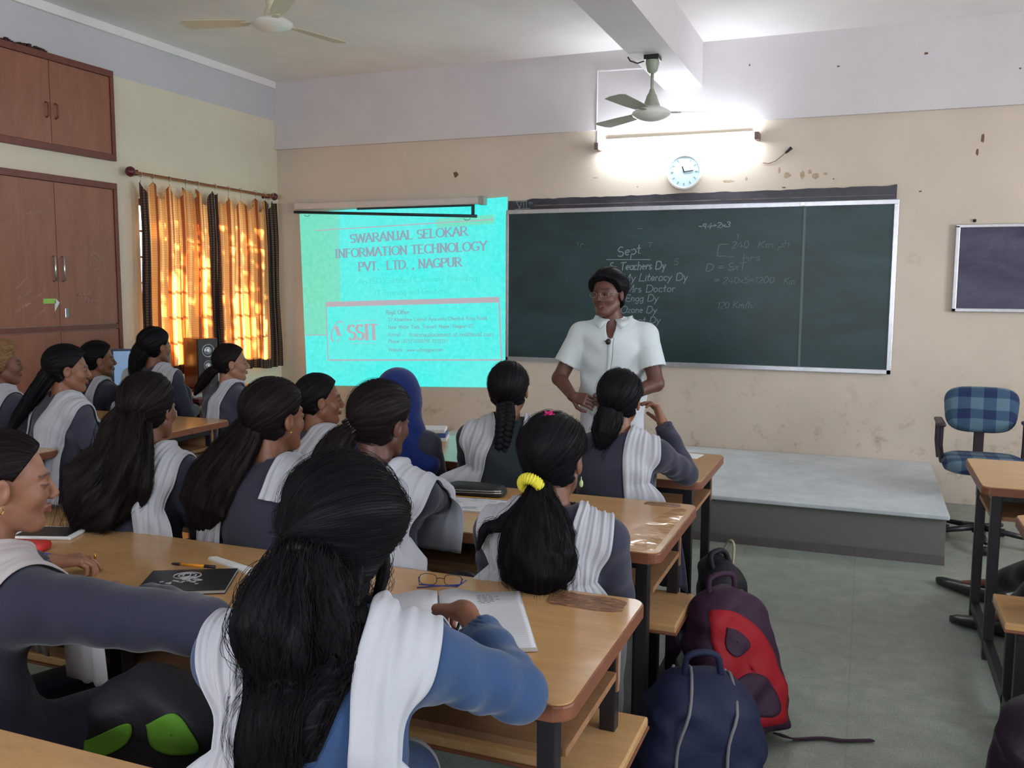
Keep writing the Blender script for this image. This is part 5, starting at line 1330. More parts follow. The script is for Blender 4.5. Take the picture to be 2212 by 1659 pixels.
        P = C[:, None, :] + right[None, None, :] * (U * w[:, None])[:, :, None] + right * (.006 * np.sin(14 * S + ph[4]))[:, :, None] * 0
        sgn = np.where(S > .42, -1., 1.)[:, :, None]; P = P + fwd_ * sgn * (fold * .6)[:, :, None]
        P = P.reshape(-1, 3); f = (eps + fold).reshape(-1); cling = ((S > .18) & (S < .74)).reshape(-1)
        for it in range(14):
            d = s.F.sample(P); g = s.F.grad(P); mv = f - d
            act = (mv > 0) | (cling & (d < .10)); P = P + g * np.where(act, np.clip(mv, -.02, .03) * (.8 if it < 10 else 1), 0)[:, None]
            if it < 12:
                G_ = P.reshape(ns, nu, 3); G2 = G_.copy(); G2[1:-1] = .5 * G_[1:-1] + .25 * (G_[:-2] + G_[2:]); G2[:, 1:-1] = .84 * G2[:, 1:-1] + .08 * (G2[:, :-2] + G2[:, 2:]); P = G2.reshape(-1, 3)
        i = np.arange(ns - 1)[:, None] * nu + np.arange(nu - 1)[None, :]; Q = np.stack([i, i + 1, i + nu + 1, i + nu], -1).reshape(-1, 4)
        o = np_mesh(name, P, Q, mat or K_WHITE, s.root, s.base); m = o.modifiers.new('thick', 'SOLIDIFY'); m.thickness = .0022; m.offset = 1
        s.lastscarf = o; return s
    # ---------------- hair
    def hair(s, mat=HA, tie=(0, -.085, -.03), th=.015, thtop=0, c0=.014, ears=.0, nstr=260, vol=0, seed=0, part=True, tails=(), rough=0, front=None, name='hair', curly=0, jit=.0006, hln=.0012):
        rnd = np.random.RandomState(seed + 11); V = []; Qs = []; A = []; nv = 0
        def add(P, Q, a):
            nonlocal nv
            V.append(P); Qs.append(Q + nv); A.append(a); nv += len(P)
        pole = np.array(tie, float) - HC; pole /= np.linalg.norm(pole)
        e1 = np.cross(pole, V3(0, 0, 1)); e1 /= np.linalg.norm(e1); e2 = np.cross(e1, pole)   # e2 up-ish
        na, npz = 160, 80
        az = np.linspace(0, 2 * math.pi, na, endpoint=False); po = np.linspace(.02, math.pi - .02, npz)
        AZ, PO = np.meshgrid(az, po); d = pole * np.cos(PO)[..., None] + (e1 * np.cos(AZ)[..., None] + e2 * np.sin(AZ)[..., None]) * np.sin(PO)[..., None]
        d = d.reshape(-1, 3); AZf, POf = AZ.reshape(-1), PO.reshape(-1); q = HC + d * .092
        mask = c0 - (.8 * q[:, 1] - .6 * q[:, 2])
        mask = np.minimum(mask, (q[:, 2] + .078 + .0 * q[:, 1]) * 1.0 + .0)
        if ears:
            de = np.sqrt(((np.abs(q[:, 0]) - .083) / 1.4) ** 2 + (q[:, 1] + .002) ** 2 + (q[:, 2] + .010) ** 2); mask = np.minimum(mask, (de - ears) * .9)
        mask = mask + hln * (np.sin(q[:, 0] * 70 + 1) * .5 + np.sin(q[:, 0] * 131) * .3 + np.sin(q[:, 2] * 90) * .4); m = sstep(0, .014, mask)
        groove = .0006 * (np.sin(AZf * 19 + 1 + 2 * np.sin(POf * 3)) + .8 * np.sin(AZf * 37 + 2 + 2 * np.sin(POf * 4)) + .8 * np.sin(AZf * 71)) * sstep(0, .6, POf)
        t = th + thtop * sstep(0, .07, q[:, 2]) + vol * (.5 + .5 * np.sin(AZf * 5 + seed)) + groove
        if curly: t = t + curly * (np.sin(q[:, 0] * 160 + np.sin(q[:, 2] * 120) * 2) * np.sin(q[:, 2] * 150 + 2 * np.sin(q[:, 1] * 130)))
        if part: t = t - .006 * np.exp(-(q[:, 0] / .005) ** 2) * (q[:, 1] > -.02) * (q[:, 2] > .04)
        t = np.where(m > 0, t * m - .006 * (1 - m), -.008)
        r = np.full(len(d), .22)
        for _ in range(26):
            p = HC + d * r[:, None]; r = r - (head_sdf(p[:, 0], p[:, 1], p[:, 2], False) - t) * .75
        C = (HC + d * r[:, None]) * s.sc @ s.HR.T + s.hd
        nrm = d @ s.HR.T
        i = np.arange(npz - 1)[:, None] * na + np.arange(na)[None, :]; j = np.arange(npz - 1)[:, None] * na + (np.arange(na) + 1)[None, :] % na
        Q = np.stack([i, i + na, j + na, j], -1).reshape(-1, 4); add(C, Q, np.stack([AZf * 1.0, POf, 0 * POf], 1))
        def strands(paths, rad, u0):
            n, k, _ = paths.shape
            t = np.gradient(paths, axis=1); t /= np.linalg.norm(t, axis=2, keepdims=True) + 1e-9
            a = np.cross(t, V3(.3, .5, .8)); a /= np.linalg.norm(a, axis=2, keepdims=True) + 1e-9; b = np.cross(t, a)
            pr = rad * np.linspace(1, .35, k)[None, :, None]
            R_ = np.stack([paths + (a * math.cos(x) + b * math.sin(x)) * pr for x in (0, 2.09, 4.19)], 2)
            P = R_.reshape(-1, 3); base = (np.arange(n)[:, None] * k + np.arange(k - 1)[None, :]) * 3; Q = []
            for c in range(3): Q.append(np.stack([base + c, base + (c + 1) % 3, base + 3 + (c + 1) % 3, base + 3 + c], -1).reshape(-1, 4))
            uu = np.repeat(u0, k * 3); vv = np.tile(np.repeat(np.linspace(0, 1, k), 3), n)
            add(P, np.concatenate(Q), np.stack([uu, vv, 0 * uu], 1))
        # fine strands over the scalp, from the hairline to the tie
        if nstr:
            G_ = C.reshape(npz, na, 3); M_ = m.reshape(npz, na); N_ = nrm.reshape(npz, na, 3); ps = []; us = []
            for _ in range(nstr):
                a = rnd.randint(na); ok = np.where(M_[:, a] > .8)[0]
                if len(ok) < 12: continue
                hi = ok[-1] if rnd.rand() < .4 else rnd.randint(ok[len(ok) // 2], ok[-1] + 1); lo = max(2, int(hi * rnd.uniform(0, .5)))
                ii = np.linspace(hi, lo, 14).astype(int); dr = int(rnd.randint(-2, 3))
                aa = (a + (np.linspace(0, dr, 14)).astype(int)) % na
                fr = (rnd.rand() ** 3) * .006 * (1 + rough); ps.append(G_[ii, aa] + N_[ii, aa] * (.0006 + fr * np.sin(np.linspace(0, math.pi * rnd.uniform(.6, 1.2), 14)))[:, None]); us.append(a * .04)
            if ps: strands(np.array(ps), jit, np.array(us))
        for tl in tails:
            pts = np.array([s.hd + s.TR @ np.array(p, float) if tl.get('grav') else (s.hd + s.HR @ np.array(p, float) * s.sc) for p in tl['pts']]); n = 56; k = 48
            S_ = catmull(pts, n); rad = np.interp(np.linspace(0, 1, n), np.linspace(0, 1, len(tl['r'])), tl['r']); fl = tl.get('flat', .75)
            tg = np.gradient(S_, axis=0); tg /= np.linalg.norm(tg, axis=1, keepdims=True)
            w = s.TR @ V3(1, 0, 0); a = w[None, :] - tg * (tg @ w)[:, None]; a /= np.linalg.norm(a, axis=1, keepdims=True); b = np.cross(tg, a)
            th_ = np.linspace(0, 2 * math.pi, k, endpoint=False); sv = np.linspace(0, 1, n); TH, SV = np.meshgrid(th_, sv); ph = rnd.uniform(0, 6, 8)
            if tl.get('braid'):
                for c in range(3):
                    f = 2 * math.pi * (sv * tl['braid'] + c / 3); cen = S_ + a * (np.sin(f) * rad * .55)[:, None] + b * (np.sin(2 * f) * rad * .30)[:, None]
                    n2 = 150; cen = catmull(cen[::1], n2); rr = np.interp(np.linspace(0, 1, n2), np.linspace(0, 1, n), rad) * .52
                    t2 = np.gradient(cen, axis=0); t2 /= np.linalg.norm(t2, axis=1, keepdims=True); a2 = w[None, :] - t2 * (t2 @ w)[:, None]; a2 /= np.linalg.norm(a2, axis=1, keepdims=True); b2 = np.cross(t2, a2)
                    T2, S2 = np.meshgrid(np.linspace(0, 2 * math.pi, 14, endpoint=False), np.linspace(0, 1, n2)); R2 = rr[:, None] * (1 + .06 * np.sin(T2 * 5))
                    P = cen[:, None] + (a2[:, None] * np.cos(T2)[..., None] + b2[:, None] * np.sin(T2)[..., None]) * R2[..., None]
                    i = np.arange(n2 - 1)[:, None] * 14 + np.arange(14)[None]; j = np.arange(n2 - 1)[:, None] * 14 + (np.arange(14)[None] + 1) % 14
                    add(P.reshape(-1, 3), np.stack([i, j, j + 14, i + 14], -1).reshape(-1, 4), np.stack([T2.ravel() * .25 + c, S2.ravel() * 8, 0 * S2.ravel()], 1))
                continue
            wv = tl.get('wave', .0)
            lump = 1 + .10 * np.sin(3 * TH + ph[0] + 3 * SV) + .07 * np.sin(7 * TH + ph[1] + 6 * SV + 1.5 * np.sin(9 * SV)) + .045 * np.sin(13 * TH + ph[2] - 4 * SV) + .03 * np.sin(23 * TH + ph[3] + 2 * SV)
            lump = 1 + (lump - 1) * tl.get('lump', 1.0)
            RR = rad[:, None] * lump; off = wv * np.sin(SV * 13 + ph[4] + TH)
            P = S_[:, None] + (a[:, None] * np.cos(TH)[..., None] + b[:, None] * (np.sin(TH) * fl)[..., None]) * (RR + off)[..., None]
            P = P.reshape(-1, 3)
            if 'xlim' in tl:
                q_ = (P - s.nb) @ s.TR; q_[:, 0] = np.clip(q_[:, 0], *tl['xlim']); P = q_ @ s.TR.T + s.nb
            if tl.get('hug', True):
                for _ in range(5):
                    dd = s.F.sample(P); P = P + s.F.grad(P) * np.clip(.004 - dd, 0, .03)[:, None] * (dd < .004)[:, None]
            i = np.arange(n - 1)[:, None] * k + np.arange(k)[None]; j = np.arange(n - 1)[:, None] * k + (np.arange(k)[None] + 1) % k
            Q = np.stack([i, j, j + k, i + k], -1).reshape(-1, 4)
            capq = np.array([[q_, (q_ + 1) % k, k - 2 - q_, k - 1 - q_] for q_ in range(k // 2 - 1)]); Q = np.vstack([Q, (n - 1) * k + capq, capq[:, ::-1]])
            add(P, Q, np.stack([TH.ravel() * .45, SV.ravel() * 2, 0 * SV.ravel()], 1))
            Gd = P.reshape(n, k, 3); ns_ = tl.get('n', 150); ps = []; us = []; m_ = 18; cen = S_
            for _ in range(ns_):
                s0 = rnd.uniform(0, .55); s1 = min(1.0, s0 + rnd.uniform(.35, .8)); over = tl.get('fly', .03) * rnd.rand() ** 2 * (1 if s1 >= 1 else .2)
                ii = np.linspace(s0 * (n - 1), s1 * (n - 1), m_); i0 = ii.astype(int).clip(0, n - 2); f_ = (ii - i0)[:, None]; th0 = rnd.uniform(0, 2 * math.pi); tt = th0 + np.linspace(0, rnd.uniform(-.4, .4), m_)
                kk = (tt / (2 * math.pi) * k); k0 = np.floor(kk).astype(int) % k; fk = (kk - np.floor(kk))[:, None]
                p = (Gd[i0, k0] * (1 - f_) + Gd[i0 + 1, k0] * f_) * (1 - fk) + (Gd[i0, (k0 + 1) % k] * (1 - f_) + Gd[i0 + 1, (k0 + 1) % k] * f_) * fk
                c_ = cen[i0] * (1 - f_) + cen[i0 + 1] * f_; o_ = p - c_; L_ = np.linalg.norm(o_, axis=1, keepdims=True) + 1e-9
                x = np.linspace(0, 1, m_)[:, None]; fz = tl.get('fuzz', .004) * rnd.rand() ** 2
                p = c_ + o_ / L_ * (L_ + .001 + fz * np.sin(x * math.pi * rnd.uniform(.5, 2.5) + rnd.uniform(0, 3)) + over * x ** 3) + tg[i0] * over * 1.3 * x ** 4
                p = p + (a[i0] * np.sin(x * 9 + rnd.uniform(0, 6)) + b[i0] * np.cos(x * 8)) * tl.get('curl', .001)
                if 'xlim' in tl:
                    q_ = (p - s.nb) @ s.TR
                    if (q_[:, 0] < tl['xlim'][0] - .012).any() or (q_[:, 0] > tl['xlim'][1] + .008).any(): continue
                ps.append(p); us.append(th0 * .45)
            if ps: strands(np.array(ps), tl.get('sr', .0007), np.array(us))
        o = np_mesh(name, np.vstack(V), np.vstack(Qs), mat, s.root, s.base, {'flow': np.vstack(A)})
        s.hairob = o; return s
    def finish(s):
        s.F = None; return s

def bpy_sphere(name, c, r, m, parent, base, n=14, pw=None):
    mb = MB(); bmesh.ops.create_uvsphere(mb.bm, u_segments=n, v_segments=max(6, n // 2), radius=r)
    o = mb.build(name, m, None, True); o.parent = parent
    o.location = Vector(c) - Vector(base if base is not None else pw)
    return o
def on(p, name, mb, m, smooth=True, parent=None):
    """part in world coordinates under a person (or under one of the person's parts)"""
    return mb.build(name, m, parent or p.root, smooth)
def earring(p, sd, kind='stud'):
    e = p.H(sd * .086, -.008, -.040)
    if kind == 'stud': on(p, 'earring', MB().lathe([(0, -.004), (.004, -.002), (.0045, .001), (0, .004)], e, 10), m_gold)
    elif kind == 'hoop': on(p, 'earring', MB().tube([e + V3(0, .006 * math.cos(a), -.006 + .007 * math.sin(a)) for a in [2 * math.pi * k / 14 for k in range(15)]], .0016, 6), m_gold)
    else: on(p, 'earring', MB().lathe([(0, .0), (.0015, 0), (.0015, -.008), (.005, -.014), (.006, -.022), (.004, -.028), (0, -.030)], e, 10), simple('pale_green_bead', (170, 190, 130), .25))
# ------------------------------------------------------------------ the people
GRP = 'students sitting at the desks'
import time as _t
_t0 = _t.time()
# the teacher, standing before the platform
p = Person('teacher', 'standing man in a white shirt and glasses in front of the green board', (-1.325, 4.80, 1.513), 167, 0, 3, tyaw=186, hip=(-1.305, 4.86, .93), nb=(-1.300, 4.835, 1.368), skin='d', hw=.178, stand=True, near=True, sc=1.03)
p.set_arm(1, el=(-1.585, 4.76, 1.045), wr=(-1.455, 4.60, .965), hd=(.10, -.03, -.012), nr=(.1, .5, -.3), curl=.75, thumb=.8, fine=True, cuff=.40, r=1.1)
p.set_arm(-1, el=(-1.045, 4.80, 1.035), wr=(-1.225, 4.60, .955), hd=(-.10, -.012, .0), nr=(-.1, .6, .2), curl=.6, thumb=.6, fine=True, cuff=.40, r=1.1)
p.build_body().eyes().build_cloth('shirt', K_SHIRT, .012, False, .056, .10).build_legs('trousers', K_TROU)
p.hair(HA, tie=(0, -.09, .0), th=.020, thtop=.012, c0=.013, ears=.020, nstr=240, part=False, rough=2.0, vol=.005, hln=.0045, tails=())
# collar, placket, microphone, glasses, watch
def quadstrip(name, rows, m, p, th=.002, parent=None):
    P = np.array([q for r in rows for q in r]); n = len(rows[0]); k = len(rows)
    i = np.arange(k - 1)[:, None] * n + np.arange(n - 1)[None]; Q = np.stack([i, i + 1, i + n + 1, i + n], -1).reshape(-1, 4)
    o = np_mesh(name, P, Q, m, parent or p.root, p.base); mo_ = o.modifiers.new('thick', 'SOLIDIFY'); mo_.thickness = th; mo_.offset = 0; return o
def push(p, P, e):
    P = np.array(P, float)
    for _ in range(6):
        d = p.F.sample(P); P = P + p.F.grad(P) * np.clip(e - d, -.03, .03)[:, None]
    return P
for sd in (-1, 1):
    rows = []
    for k in range(9):
        a = R(-90 + 165 * k / 8) ; ca, sa = math.cos(a) * .066, math.sin(a) * .060
        top = p.T(sd * max(ca, .012) * 1.0, .004 + sa, .022 - .010 * k / 8); w = .030 + .035 * (k / 8) ** 3
        bot = p.T(sd * (max(ca, .012) * 1.22 + .030 * (k / 8) ** 2), .004 + sa * 1.18, .022 - .010 * k / 8 - w)
        b2 = push(p, [bot], .011)[0]; rows.append([top, (top + b2) / 2 + (b2 - p.T(0, 0, -.03)) * .03, b2])
    quadstrip('collar', rows, K_SHIRT, p, .004)
    earp = None
pl_ = [p.T(-.004 + .006 * math.sin(z * 20), .15, z) for z in np.linspace(-.075, -.42, 18)]
rows = [[push(p, [q + p.TR @ V3(dx, 0, 0)], .0035)[0] for dx in (-.014, 0, .014)] for q in pl_]
quadstrip('placket', rows, K_SHIRT, p, .0015)
sd_ = [push(p, [q + p.TR @ V3(-.016, 0, 0)], .0042)[0] for q in pl_]
on(p, 'seam_shadow', MB().tube(sd_, .0012, 5), simple('grey_seam_shadowline', (120, 128, 134), .9))  # shade along the placket edge, drawn as a thin grey line
mp0 = push(p, [p.T(.004, .15, -.105)], .014)[0]
on(p, 'lapel_microphone', MB().lathe([(0, -.016), (.010, -.013), (.0145, -.004), (.0145, .006), (.009, .014), (0, .017)], mp0, 16).tube([mp0 + V3(-.006, 0, .0), mp0 + V3(-.022, .004, .004)], .003, 6), m_dkpl)
gl = []
for s_ in (-1, 1): gl.append([p.H(s_ * .033 + .023 * math.copysign(abs(math.cos(a)) ** .7, math.cos(a)), .103 - .010 * abs(s_ * .033 + .023 * math.cos(a)) / .05, .000 + .014 * math.sin(a)) for a in [2 * math.pi * k / 22 for k in range(23)]])
mb = MB()
for g_ in gl: mb.tube(g_, .0012, 6, False)
mb.tube([p.H(-.010, .103, .004), p.H(0, .106, .006), p.H(.010, .103, .004)], .0013, 6)
for s_ in (-1, 1): mb.tube([p.H(s_ * .056, .092, .006), p.H(s_ * .078, .06, .006), p.H(s_ * .084, -.005, .004), p.H(s_ * .082, -.02, -.012)], .0014, 6)
gf = on(p, 'glasses', mb, simple('gold_wire_frame', (150, 140, 120), .3, .8))
on(p, 'wrist_watch', MB().tube([p.arm[-1]['wr'] + V3(.032 - .004 * k, .010 * k, 0) for k in (0, 1)], [.031, .031], 16), m_steel)
p.finish()

def girl(label, head, hyaw, tyaw, hip, hair, scarves, cloth=K_GREY, skin='a', hpitch=0, hroll=0, near=False, arms=None, nb=None, eyes=False, hw=.158, salwar=K_WHITE, ear=None, sc=1.0, skirt=True):
    p = Person('student', label, head, hyaw, hpitch, hroll, tyaw, hip, nb, skin, hw, cloth, sc, GRP, False, near)
    for sd, a in (arms or {}).items(): p.set_arm(sd, **a)
    p.build_body()
    if eyes: p.eyes()
    p.build_cloth('tunic', None, .011, skirt); p.build_legs('trousers', salwar)
    if hair: p.hair(**hair)
    for sc_ in scarves: p.scarf(**sc_)
    if ear: earring(p, *ear)
    print('person', label[:30], round(_t.time() - _t0, 1)); return p

# ---- middle block, row with the pencil case behind the near desk (left to right f, g, j, m)
def W_(*pts): return [V3(*q) for q in pts]
p = girl('student with long loose wavy hair, leftmost of the four just beyond the near desk', (-2.262, 2.375, 1.135), 6, 2, (-2.27, 2.33, .56),
  dict(mat=HB, tie=(0, -.088, -.02), th=.015, seed=1, nstr=340, tails=[dict(pts=[(0, -.075, .02), (-.005, -.105, -.06), (-.02, -.14, -.15), (-.06, -.165, -.24), (-.12, -.185, -.32), (-.15, -.205, -.38)], r=[.055, .078, .090, .115, .125, .085, .02], flat=.5, n=480, fly=.05, curl=.008, lump=1.6, wave=.010, fuzz=.008), dict(pts=[(.02, -.08, -.04), (.03, -.135, -.16), (.0, -.16, -.27), (-.04, -.18, -.37)], r=[.045, .07, .09, .075, .02], flat=.5, n=200, fly=.04, curl=.004, wave=.005, fuzz=.006)]),
  [dict(side=1, x0=.125, w0=.15, x1=.150, w1=.155, back=-.46, seed=1, folds=3, mat=K_WHITE), dict(side=-1, x0=.13, w0=.13, back=-.40, seed=2)], K_DGREY, 'a')
on(p, 'hair_clip', MB().tube([p.H(.03, -.085, .085), p.H(.05, -.08, .075), p.H(.06, -.07, .072)], .003, 6), m_steel); p.finish()
p = girl('student with gold earring and dark hair spread on her back, beside the loose-haired one', (-1.765, 2.40, 1.128), -16, -6, (-1.76, 2.35, .56),
  dict(mat=HB, tie=(-.02, -.088, -.03), th=.017, thtop=.004, seed=2, nstr=300, ears=.020, tails=[dict(pts=[(-.01, -.07, .0), (-.04, -.105, -.08), (-.09, -.14, -.17), (-.13, -.165, -.26), (-.15, -.185, -.36)], r=[.05, .068, .085, .10, .10, .03], flat=.5, n=320, fly=.03, curl=.003, fuzz=.006)]),
  [dict(side=-1, x0=.14, w0=.10, back=-.34, seed=3), dict(side=1, x0=.12, w0=.12, back=-.10, seed=4)], K_DGREY, 'b', ear=(1, 'stud'), eyes=True)
p.finish()
p = girl('student with a low ponytail and black claw clip, white scarf over her right shoulder', (-1.392, 2.43, 1.132), -14, -4, (-1.375, 2.36, .56),
  dict(mat=HB, tie=(-.03, -.09, -.01), th=.016, thtop=.004, seed=3, nstr=320, ears=.020, rough=1, tails=[dict(pts=[(-.03, -.085, -.02), (-.05, -.125, -.06), (-.06, -.15, -.13), (-.05, -.17, -.25), (-.04, -.18, -.33)], r=[.03, .042, .05, .055, .045, .012], flat=.7, n=200, fly=.03, fuzz=.006)]),
  [dict(side=1, x0=.130, w0=.22, x1=.165, w1=.24, back=-.46, seed=5, folds=3, amp=.010, pts=[(.12, .17, -.30), (.14, .16, -.16), (.15, .10, -.04), (.155, .02, .0), (.160, -.07, -.05), (.162, -.12, -.13), (.162, -.15, -.22), (.162, -.165, -.34), (.16, -.17, -.44)]), dict(side=-1, x0=.11, w0=.12, back=-.40, seed=6)], K_DGREY, 'd', hroll=5, hpitch=4,
  arms={1: dict(el=(-1.26, 2.54, .88), wr=(-1.43, 2.74, .80), hd=(-.06, .05, .0), nr=(0, 0, -1), curl=.5, fine=True)})
mb = MB()
for k in range(6): mb.tube([p.H(-.03 + .006 * k, -.108, .012 - .006 * k), p.H(-.055 + .006 * k, -.112, -.006 - .008 * k)], .0045, 6)
on(p, 'claw_clip', mb, m_dkpl); p.finish()
p = girl('student with a ponytail in a yellow scrunchie and a pink star clip', (-.800, 2.36, 1.070), -3, 6, (-.80, 2.345, .56),
  dict(mat=HA, tie=(-.015, -.094, -.045), th=.017, thtop=.008, seed=4, nstr=420, ears=.024, rough=.4, tails=[dict(grav=1, pts=[(-.015, -.09, -.045), (-.015, -.118, -.075), (-.012, -.135, -.13), (-.010, -.155, -.21), (.0, -.18, -.28), (.005, -.20, -.335)], r=[.022, .034, .060, .092, .104, .085, .02], flat=.62, n=480, fly=.05, curl=.003, fuzz=.009), dict(pts=[(-.03, -.11, -.09), (-.085, -.14, -.16), (-.13, -.16, -.18), (-.15, -.17, -.24)], r=[.012, .020, .016, .004], flat=.6, n=60, fly=.06, fuzz=.015)]),
  [dict(side=1, x0=.130, w0=.13, x1=.155, w1=.135, back=-.42, seed=7, folds=4, amp=.007), dict(side=-1, x0=.14, w0=.15, x1=.15, w1=.17, back=-.40, seed=8, amp=.008)], K_DGREY, 'a', hpitch=2, ear=(1, 'drop'))
# yellow scrunchie: ruffled torus round the tail root
def scrunchie(p, c, ax, R0, r0, m, name='scrunchie'):
    ax = ax / np.linalg.norm(ax); e1 = np.cross(ax, V3(0, 0, 1)); e1 /= np.linalg.norm(e1); e2 = np.cross(ax, e1); n, k = 130, 16; P = []
    for i in range(n):
        a = 2 * math.pi * i / n; rr = r0 * (1 + .13 * math.sin(a * 26)); rad = e1 * math.cos(a) + e2 * math.sin(a)
        for j in range(k):
            b = 2 * math.pi * j / k; P.append(c + rad * (R0 + rr * math.cos(b) * .8) + ax * rr * math.sin(b) * 1.05)
    i = np.arange(n)[:, None]; j = np.arange(k)[None]; Q = np.stack([i * k + j, ((i + 1) % n) * k + j, ((i + 1) % n) * k + (j + 1) % k, i * k + (j + 1) % k], -1).reshape(-1, 4)
    return np_mesh(name, np.array(P), Q, m, p.root, p.base)
scrunchie(p, p.H(-.018, -.118, -.055), p.HR @ V3(-.05, -.75, -.62), .026, .0155, simple('yellow_scrunchie_cloth', (222, 214, 62), .75, 0, .1, 200))
mb = MB(); c = p.H(.0, -.045, .128); up_ = Vector(p.HR @ V3(0, -.55, .83)); e1 = Vector(p.HR @ V3(1, 0, 0)); e2 = up_.cross(e1)
ring = [Vector(c) + (e1 * math.cos(a) + e2 * math.sin(a)) * (.019 if k % 2 == 0 else .009) for k, a in enumerate([2 * math.pi * q / 10 for q in range(10)])]
lo = [mb.bm.verts.new(v) for v in ring]; hi = [mb.bm.verts.new(v + up_ * .007) for v in ring]; mb.bm.faces.new(hi); mb.bm.faces.new(lo[::-1])
for k in range(10): mb.bm.faces.new((lo[k], lo[(k + 1) % 10], hi[(k + 1) % 10], hi[k]))
on(p, 'star_hair_clip', mb, simple('pink_plastic', (222, 40, 128), .4), False); p.finish()

# ---- middle block, front desk row (h, i, k, l)
p = girl('student seen in profile with white scarf, leftmost of the front row in the middle block', (-2.300, 3.46, 1.035), -46, -20, (-2.28, 3.40, .56),
  dict(mat=HA, tie=(0, -.088, -.03), th=.014, seed=5, nstr=160, ears=.020, tails=[dict(pts=[(0, -.08, -.03), (0, -.11, -.09), (0, -.13, -.2), (0, -.14, -.3)], r=[.03, .035, .035, .012], n=80)]),
  [dict(side=1, x0=.10, w0=.16, back=-.36, seed=9), dict(side=-1, x0=.11, w0=.13, back=-.36, seed=10)], K_GREY, 'b', eyes=True); p.finish()
# headscarf student
p = Person('student', 'student in a royal blue headscarf in the front row', (-1.945, 3.56, 1.062), -6, 2, 0, 0, (-1.94, 3.50, .56), None, 'c', .158, K_DGREY, 1.0, GRP)
p.build_body().eyes().build_cloth().build_legs()
F = Field(p.nb - V3(.24, .24, .30), p.hd + V3(.24, .22, .15), .006)
F.func(lambda x, y, z: head_sdf(x, y, z, False) - .017, p.hd, p.HR, V3(-.13, -.14, -.14), V3(.13, .13, .14), .02)
F.cap(p.H(0, -.025, -.03), p.T(0, -.03, -.06), .098, .112, .05); F.cap(p.T(0, -.02, -.06), p.T(0, -.045, -.22), .135, .165, .06)
for sd in (-1, 1): F.cap(p.T(sd * .06, -.02, -.06), p.T(sd * .15, -.02, -.16), .09, .07, .05)
F.ell(p.H(0, .105, -.022), (.056, .09, .082), p.HR, .008, 'sub')
sl, X, Y, Z = F.block(p.nb - V3(.3, .3, .3), p.hd + V3(.3, .3, .2), 0)
F.D[sl] += (.004 * np.sin(Z * 38 + 3 * np.sin(X * 17) + 4 * np.sin(Y * 13))).astype(np.float32) * (Z < p.hd[2] - .02)
F.put(sl, (Z - (p.nb[2] - .24)) + 0 * X + 0 * Y, .01, 'sub')
P, Q = F.surface(); np_mesh('headscarf', P, Q, K_HIJAB, p.root, p.base); p.finish()
p = girl('student with a long thick braid tied with green band, left of the teacher', (-1.420, 3.575, 1.112), 13, 14, (-1.41, 3.50, .56),
  dict(mat=HA, tie=(.0, -.088, -.055), th=.015, seed=6, nstr=220, ears=.022, tails=[dict(pts=[(.0, -.085, -.05), (.005, -.115, -.10), (.0, -.135, -.17), (-.005, -.15, -.26), (.0, -.155, -.36)], r=[.036, .040, .036, .030, .022], braid=5.0)]),
  [dict(side=-1, x0=.12, w0=.17, x1=.19, w1=.20, back=-.36, seed=11, folds=3, amp=.008, pts=[(.07, .15, -.28), (.08, .14, -.14), (.09, .09, -.02), (.10, .02, .02), (.115, -.07, -.03), (.145, -.12, -.11), (.175, -.145, -.20), (.20, -.15, -.28), (.215, -.15, -.36)]), dict(side=1, x0=.10, w0=.07, back=-.03, seed=12)], K_GREEN, 'a')
mb = MB(); c = p.H(0, -.155, -.365)
mb.lathe([(.0, .012), (.016, .012), (.020, .0), (.026, -.028), (0, -.03)], c, 14); on(p, 'hair_band', mb, simple('mint_green_band', (88, 160, 128), .6)); p.finish()
p = girl('student with a silver hair clip sitting directly in front of the teacher', (-.915, 3.52, 1.100), 4, 8, (-.93, 3.49, .56),
  dict(mat=HA, tie=(-.02, -.088, -.055), th=.016, thtop=.003, seed=7, nstr=300, ears=.024, rough=.5, tails=[dict(pts=[(-.02, -.08, -.03), (-.025, -.105, -.09), (-.035, -.12, -.15), (-.045, -.125, -.19)], r=[.05, .055, .050, .03, .008], flat=.6, n=200, fly=.05, fuzz=.008)]),
  [dict(side=1, x0=.105, w0=.16, x1=.135, w1=.165, back=-.44, seed=13, folds=3, amp=.006)], K_DGREY, 'b', hroll=3,
  arms={1: dict(el=(-.665, 3.66, .79), wr=(-.785, 3.76, .97), hd=(-.03, .02, .06), nr=(-1, -.3, 0), curl=.6, fine=True, r=.98)})
on(p, 'hair_clip', MB().tube([p.H(.012, -.108, .042), p.H(.020, -.110, .018)], .0042, 8), m_steel)
on(p, 'hair_clip', MB().tube([p.H(-.045, -.100, .018), p.H(-.015, -.110, .042)], .0022, 8), m_steel); p.finish()

tt_ = []
for a in np.linspace(0, 1, 16):
    row = []
    for u in np.linspace(-.5, .5, 12):
        c_ = V3(-.685 + .045 * a, 3.40 - .20 * a ** 1.5, .66 - .20 * a); w_ = .05 + .10 * a
        row.append(c_ + V3(u * w_ + .01, -u * w_ * .5 + .008 * math.sin(u * 14 + 3 * a), .01 * math.sin(u * 9) * a))
    tt_.append(row)
p_l = [o for o in bpy.data.objects if o.get('label', '').startswith('student with a silver hair clip')][0]
class _Q: pass
q0 = _Q(); q0.root = p_l; q0.base = V3(*p_l.location)
quadstrip('tunic_tail', tt_, K_DGREY, q0, .004)
